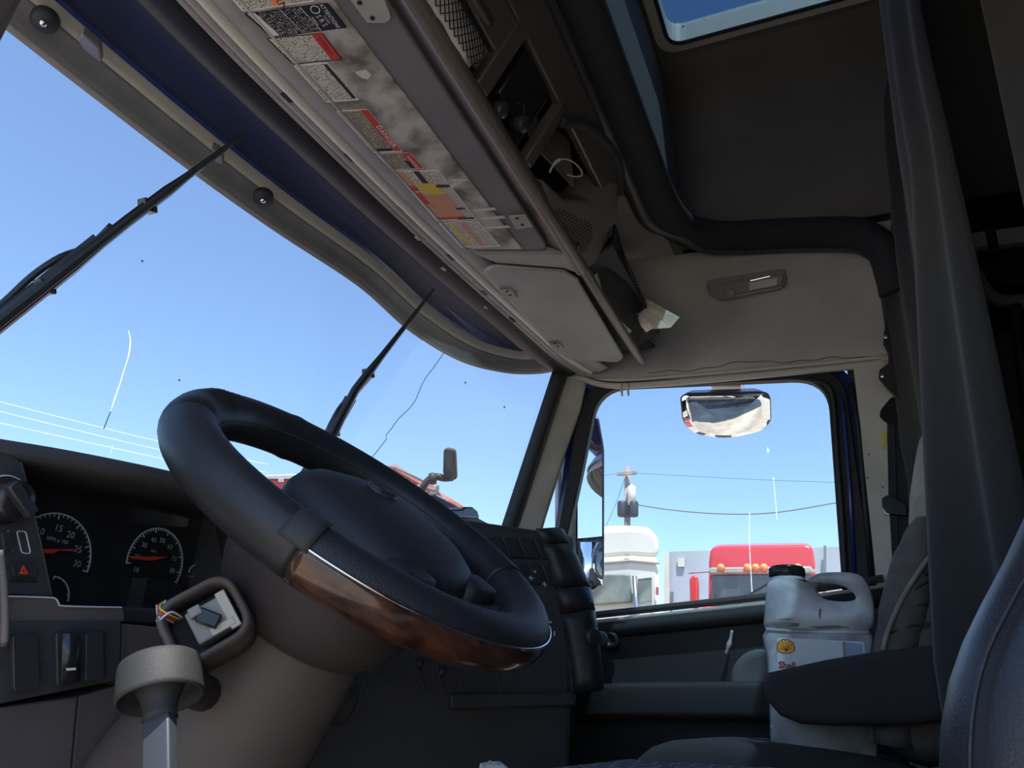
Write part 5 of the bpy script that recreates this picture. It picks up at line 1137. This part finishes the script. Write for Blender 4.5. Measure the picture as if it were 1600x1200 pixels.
wire('thin power line left of the utility pole', [(976, 738), (950, 742), (900, 750), (800, 765)], XP, .010)
for (a, b), lb_ in [((628, 690), 'uppermost'), ((643, 703), 'middle'), ((661, 716), 'lowest')]:
    wire('pale power line above the instrument hood, '+lb_+' of three', [(-60, a-14, 30), (0, a, 30), (110, (a+b)/2-3, 30), (250, b, 30), (420, b+36, 30)], None, .011, 'wirepale')
# maroon truck roof seen through the wheel
def pd_(l, d): return [P(a, b, d=d) for a, b in l]
mt = tag(empty('maroon_truck', V(*P(465, 770, d=9.4).xy, GZ)), 'maroon truck roof seen through the steering wheel', 'truck')
zt_ = P(470, 785, d=9).z
obj('roof', prism(rnd(pd_([(385, 760), (410, 747), (430, 743), (470, 743), (510, 746), (540, 752), (560, 800), (385, 800)], 9), .12, 3), V(1.2, .8, 0)), M['truckmaroon'], mt, bevel=.04)
obj('cab', prism([V(p.x, p.y, GZ) for p in (P(388, 790, d=9.02), P(556, 790, d=9.02), P(556, 790, d=10.6), P(388, 790, d=10.6))], V(0, 0, zt_-GZ)), M['truckmaroon'], mt, bevel=.08)
obj('rear_window', prism([V(p.x, p.y, z) for p, z in ((P(410, 790, d=9.0), zt_-.75), (P(530, 790, d=9.0), zt_-.75), (P(530, 790, d=9.0), zt_-.25), (P(410, 790, d=9.0), zt_-.25))], V(-.03, -.02, 0)), M['glassdark'], mt)
obj('air_deflector', prism(pd_([(408, 748), (412, 744), (470, 742), (470, 748)], 8.94), R2*.12), M['trailer'], mt)
obj('roof_marks', [tube(pd_([(a, 747), (a, 753)], 8.94), .008, 4) for a in (436, 439, 442)], M['wirepale'], mt)
# red service rig with boom and hoses
rg = tag(empty('service_rig', V(*P(650, 790, d=8.8).xy, GZ)), 'faded red machine with tubes and hose loops beyond the windscreen', 'machine')
rm = mat('faded_red', (.50, .13, .10), .6, var=.5, vscale=3); tn = mat('tan_metal', (.42, .36, .28), .6)
zr_ = P(660, 795, d=8.6).z
obj('chassis', prism([V(p.x, p.y, GZ) for p in (P(596, 795, d=8.45), P(728, 795, d=8.45), P(728, 795, d=9.8), P(596, 795, d=9.8))], V(0, 0, zr_-GZ)), rm, rg, bevel=.05)
obj('mast', tube([P(606, 738, d=8.5), V(*P(606, 760, d=8.55).xy, zr_-.05)], .06, 8), rm, rg, smooth=True)
obj('boom', tube(pd_([(592, 737), (615, 735), (650, 756), (690, 779), (730, 802)], 8.44), [.06, .07, .065, .055, .045], 8), rm, rg)
obj('boom_rail', tube(pd_([(595, 729), (616, 730), (655, 748), (680, 763), (700, 790)], 8.32), .014, 6), M['wire'], rg)
obj('boom_rail', tube(pd_([(600, 740), (640, 760), (660, 775)], 8.32), .018, 6), tn, rg)
for k in range(9):
    a = 602+k*10; obj('strut', tube(pd_([(a, 730+k*5.5), (a+6+(k % 3)*3, 750+k*6.0)], 8.32), .018, 5), tn if k % 2 else rm, rg)
obj('tip', tube(pd_([(594, 722), (595, 737)], 8.4), .022, 5), tn, rg)
for pts_ in [[(645, 762), (660, 760), (680, 766), (684, 758), (682, 770), (672, 770)], [(660, 778), (680, 776), (698, 783), (694, 790), (680, 792)], [(658, 770), (676, 774), (690, 778)]]:
    obj('hose', tube(smooth_path(pd_(pts_, 8.2), 5), .016, 6), M['wire'], rg, smooth=True)
obj('work_lamp', obox(P(666, 768, d=8.26), V(.07, -.03, 0), V(.02, .05, 0), V(0, 0, .07)), rm, rg, bevel=.01)
struct(obj('hood', [box(.45, 2.32, 1.3, 3.0, -1.0, .12)], M['blue'], bevel=.08, seg=3), 'blue hood of the truck below the windscreen')
HD = 2.85
hm = tag(empty('hood_mirror', P(705, 752, d=HD)), 'grey mirror on a bent stalk beyond the windscreen', 'mirror')
ho = rnd(pd_([(693, 703), (698, 700), (712, 703), (714, 748), (708, 751), (692, 742)], HD), .012, 3)
obj('mirror_head', prism(ho, R2*.04), M['shroud'], hm, bevel=.004)
obj('mirror_face', prism(pd_([(696, 706), (707, 706), (708, 738), (696, 735)], HD-.005), R2*-.002), M['lever'], hm)
sb_ = P(655, 790, d=HD+.02)
obj('mirror_stalk', tube(smooth_path(pd_([(708, 746), (694, 747), (684, 745), (674, 747), (662, 760), (655, 790)], HD+.02)+[V(sb_.x-.02, sb_.y, .3), V(sb_.x-.03, sb_.y, .1)], 4), .014, 8), M['shroud'], hm, smooth=True)
obj('stalk_clamp', lathe([(.02, -.014), (.024, 0), (.02, .014)], P(676, 748, d=HD), R0, 12), M['shroud'], hm, smooth=True)
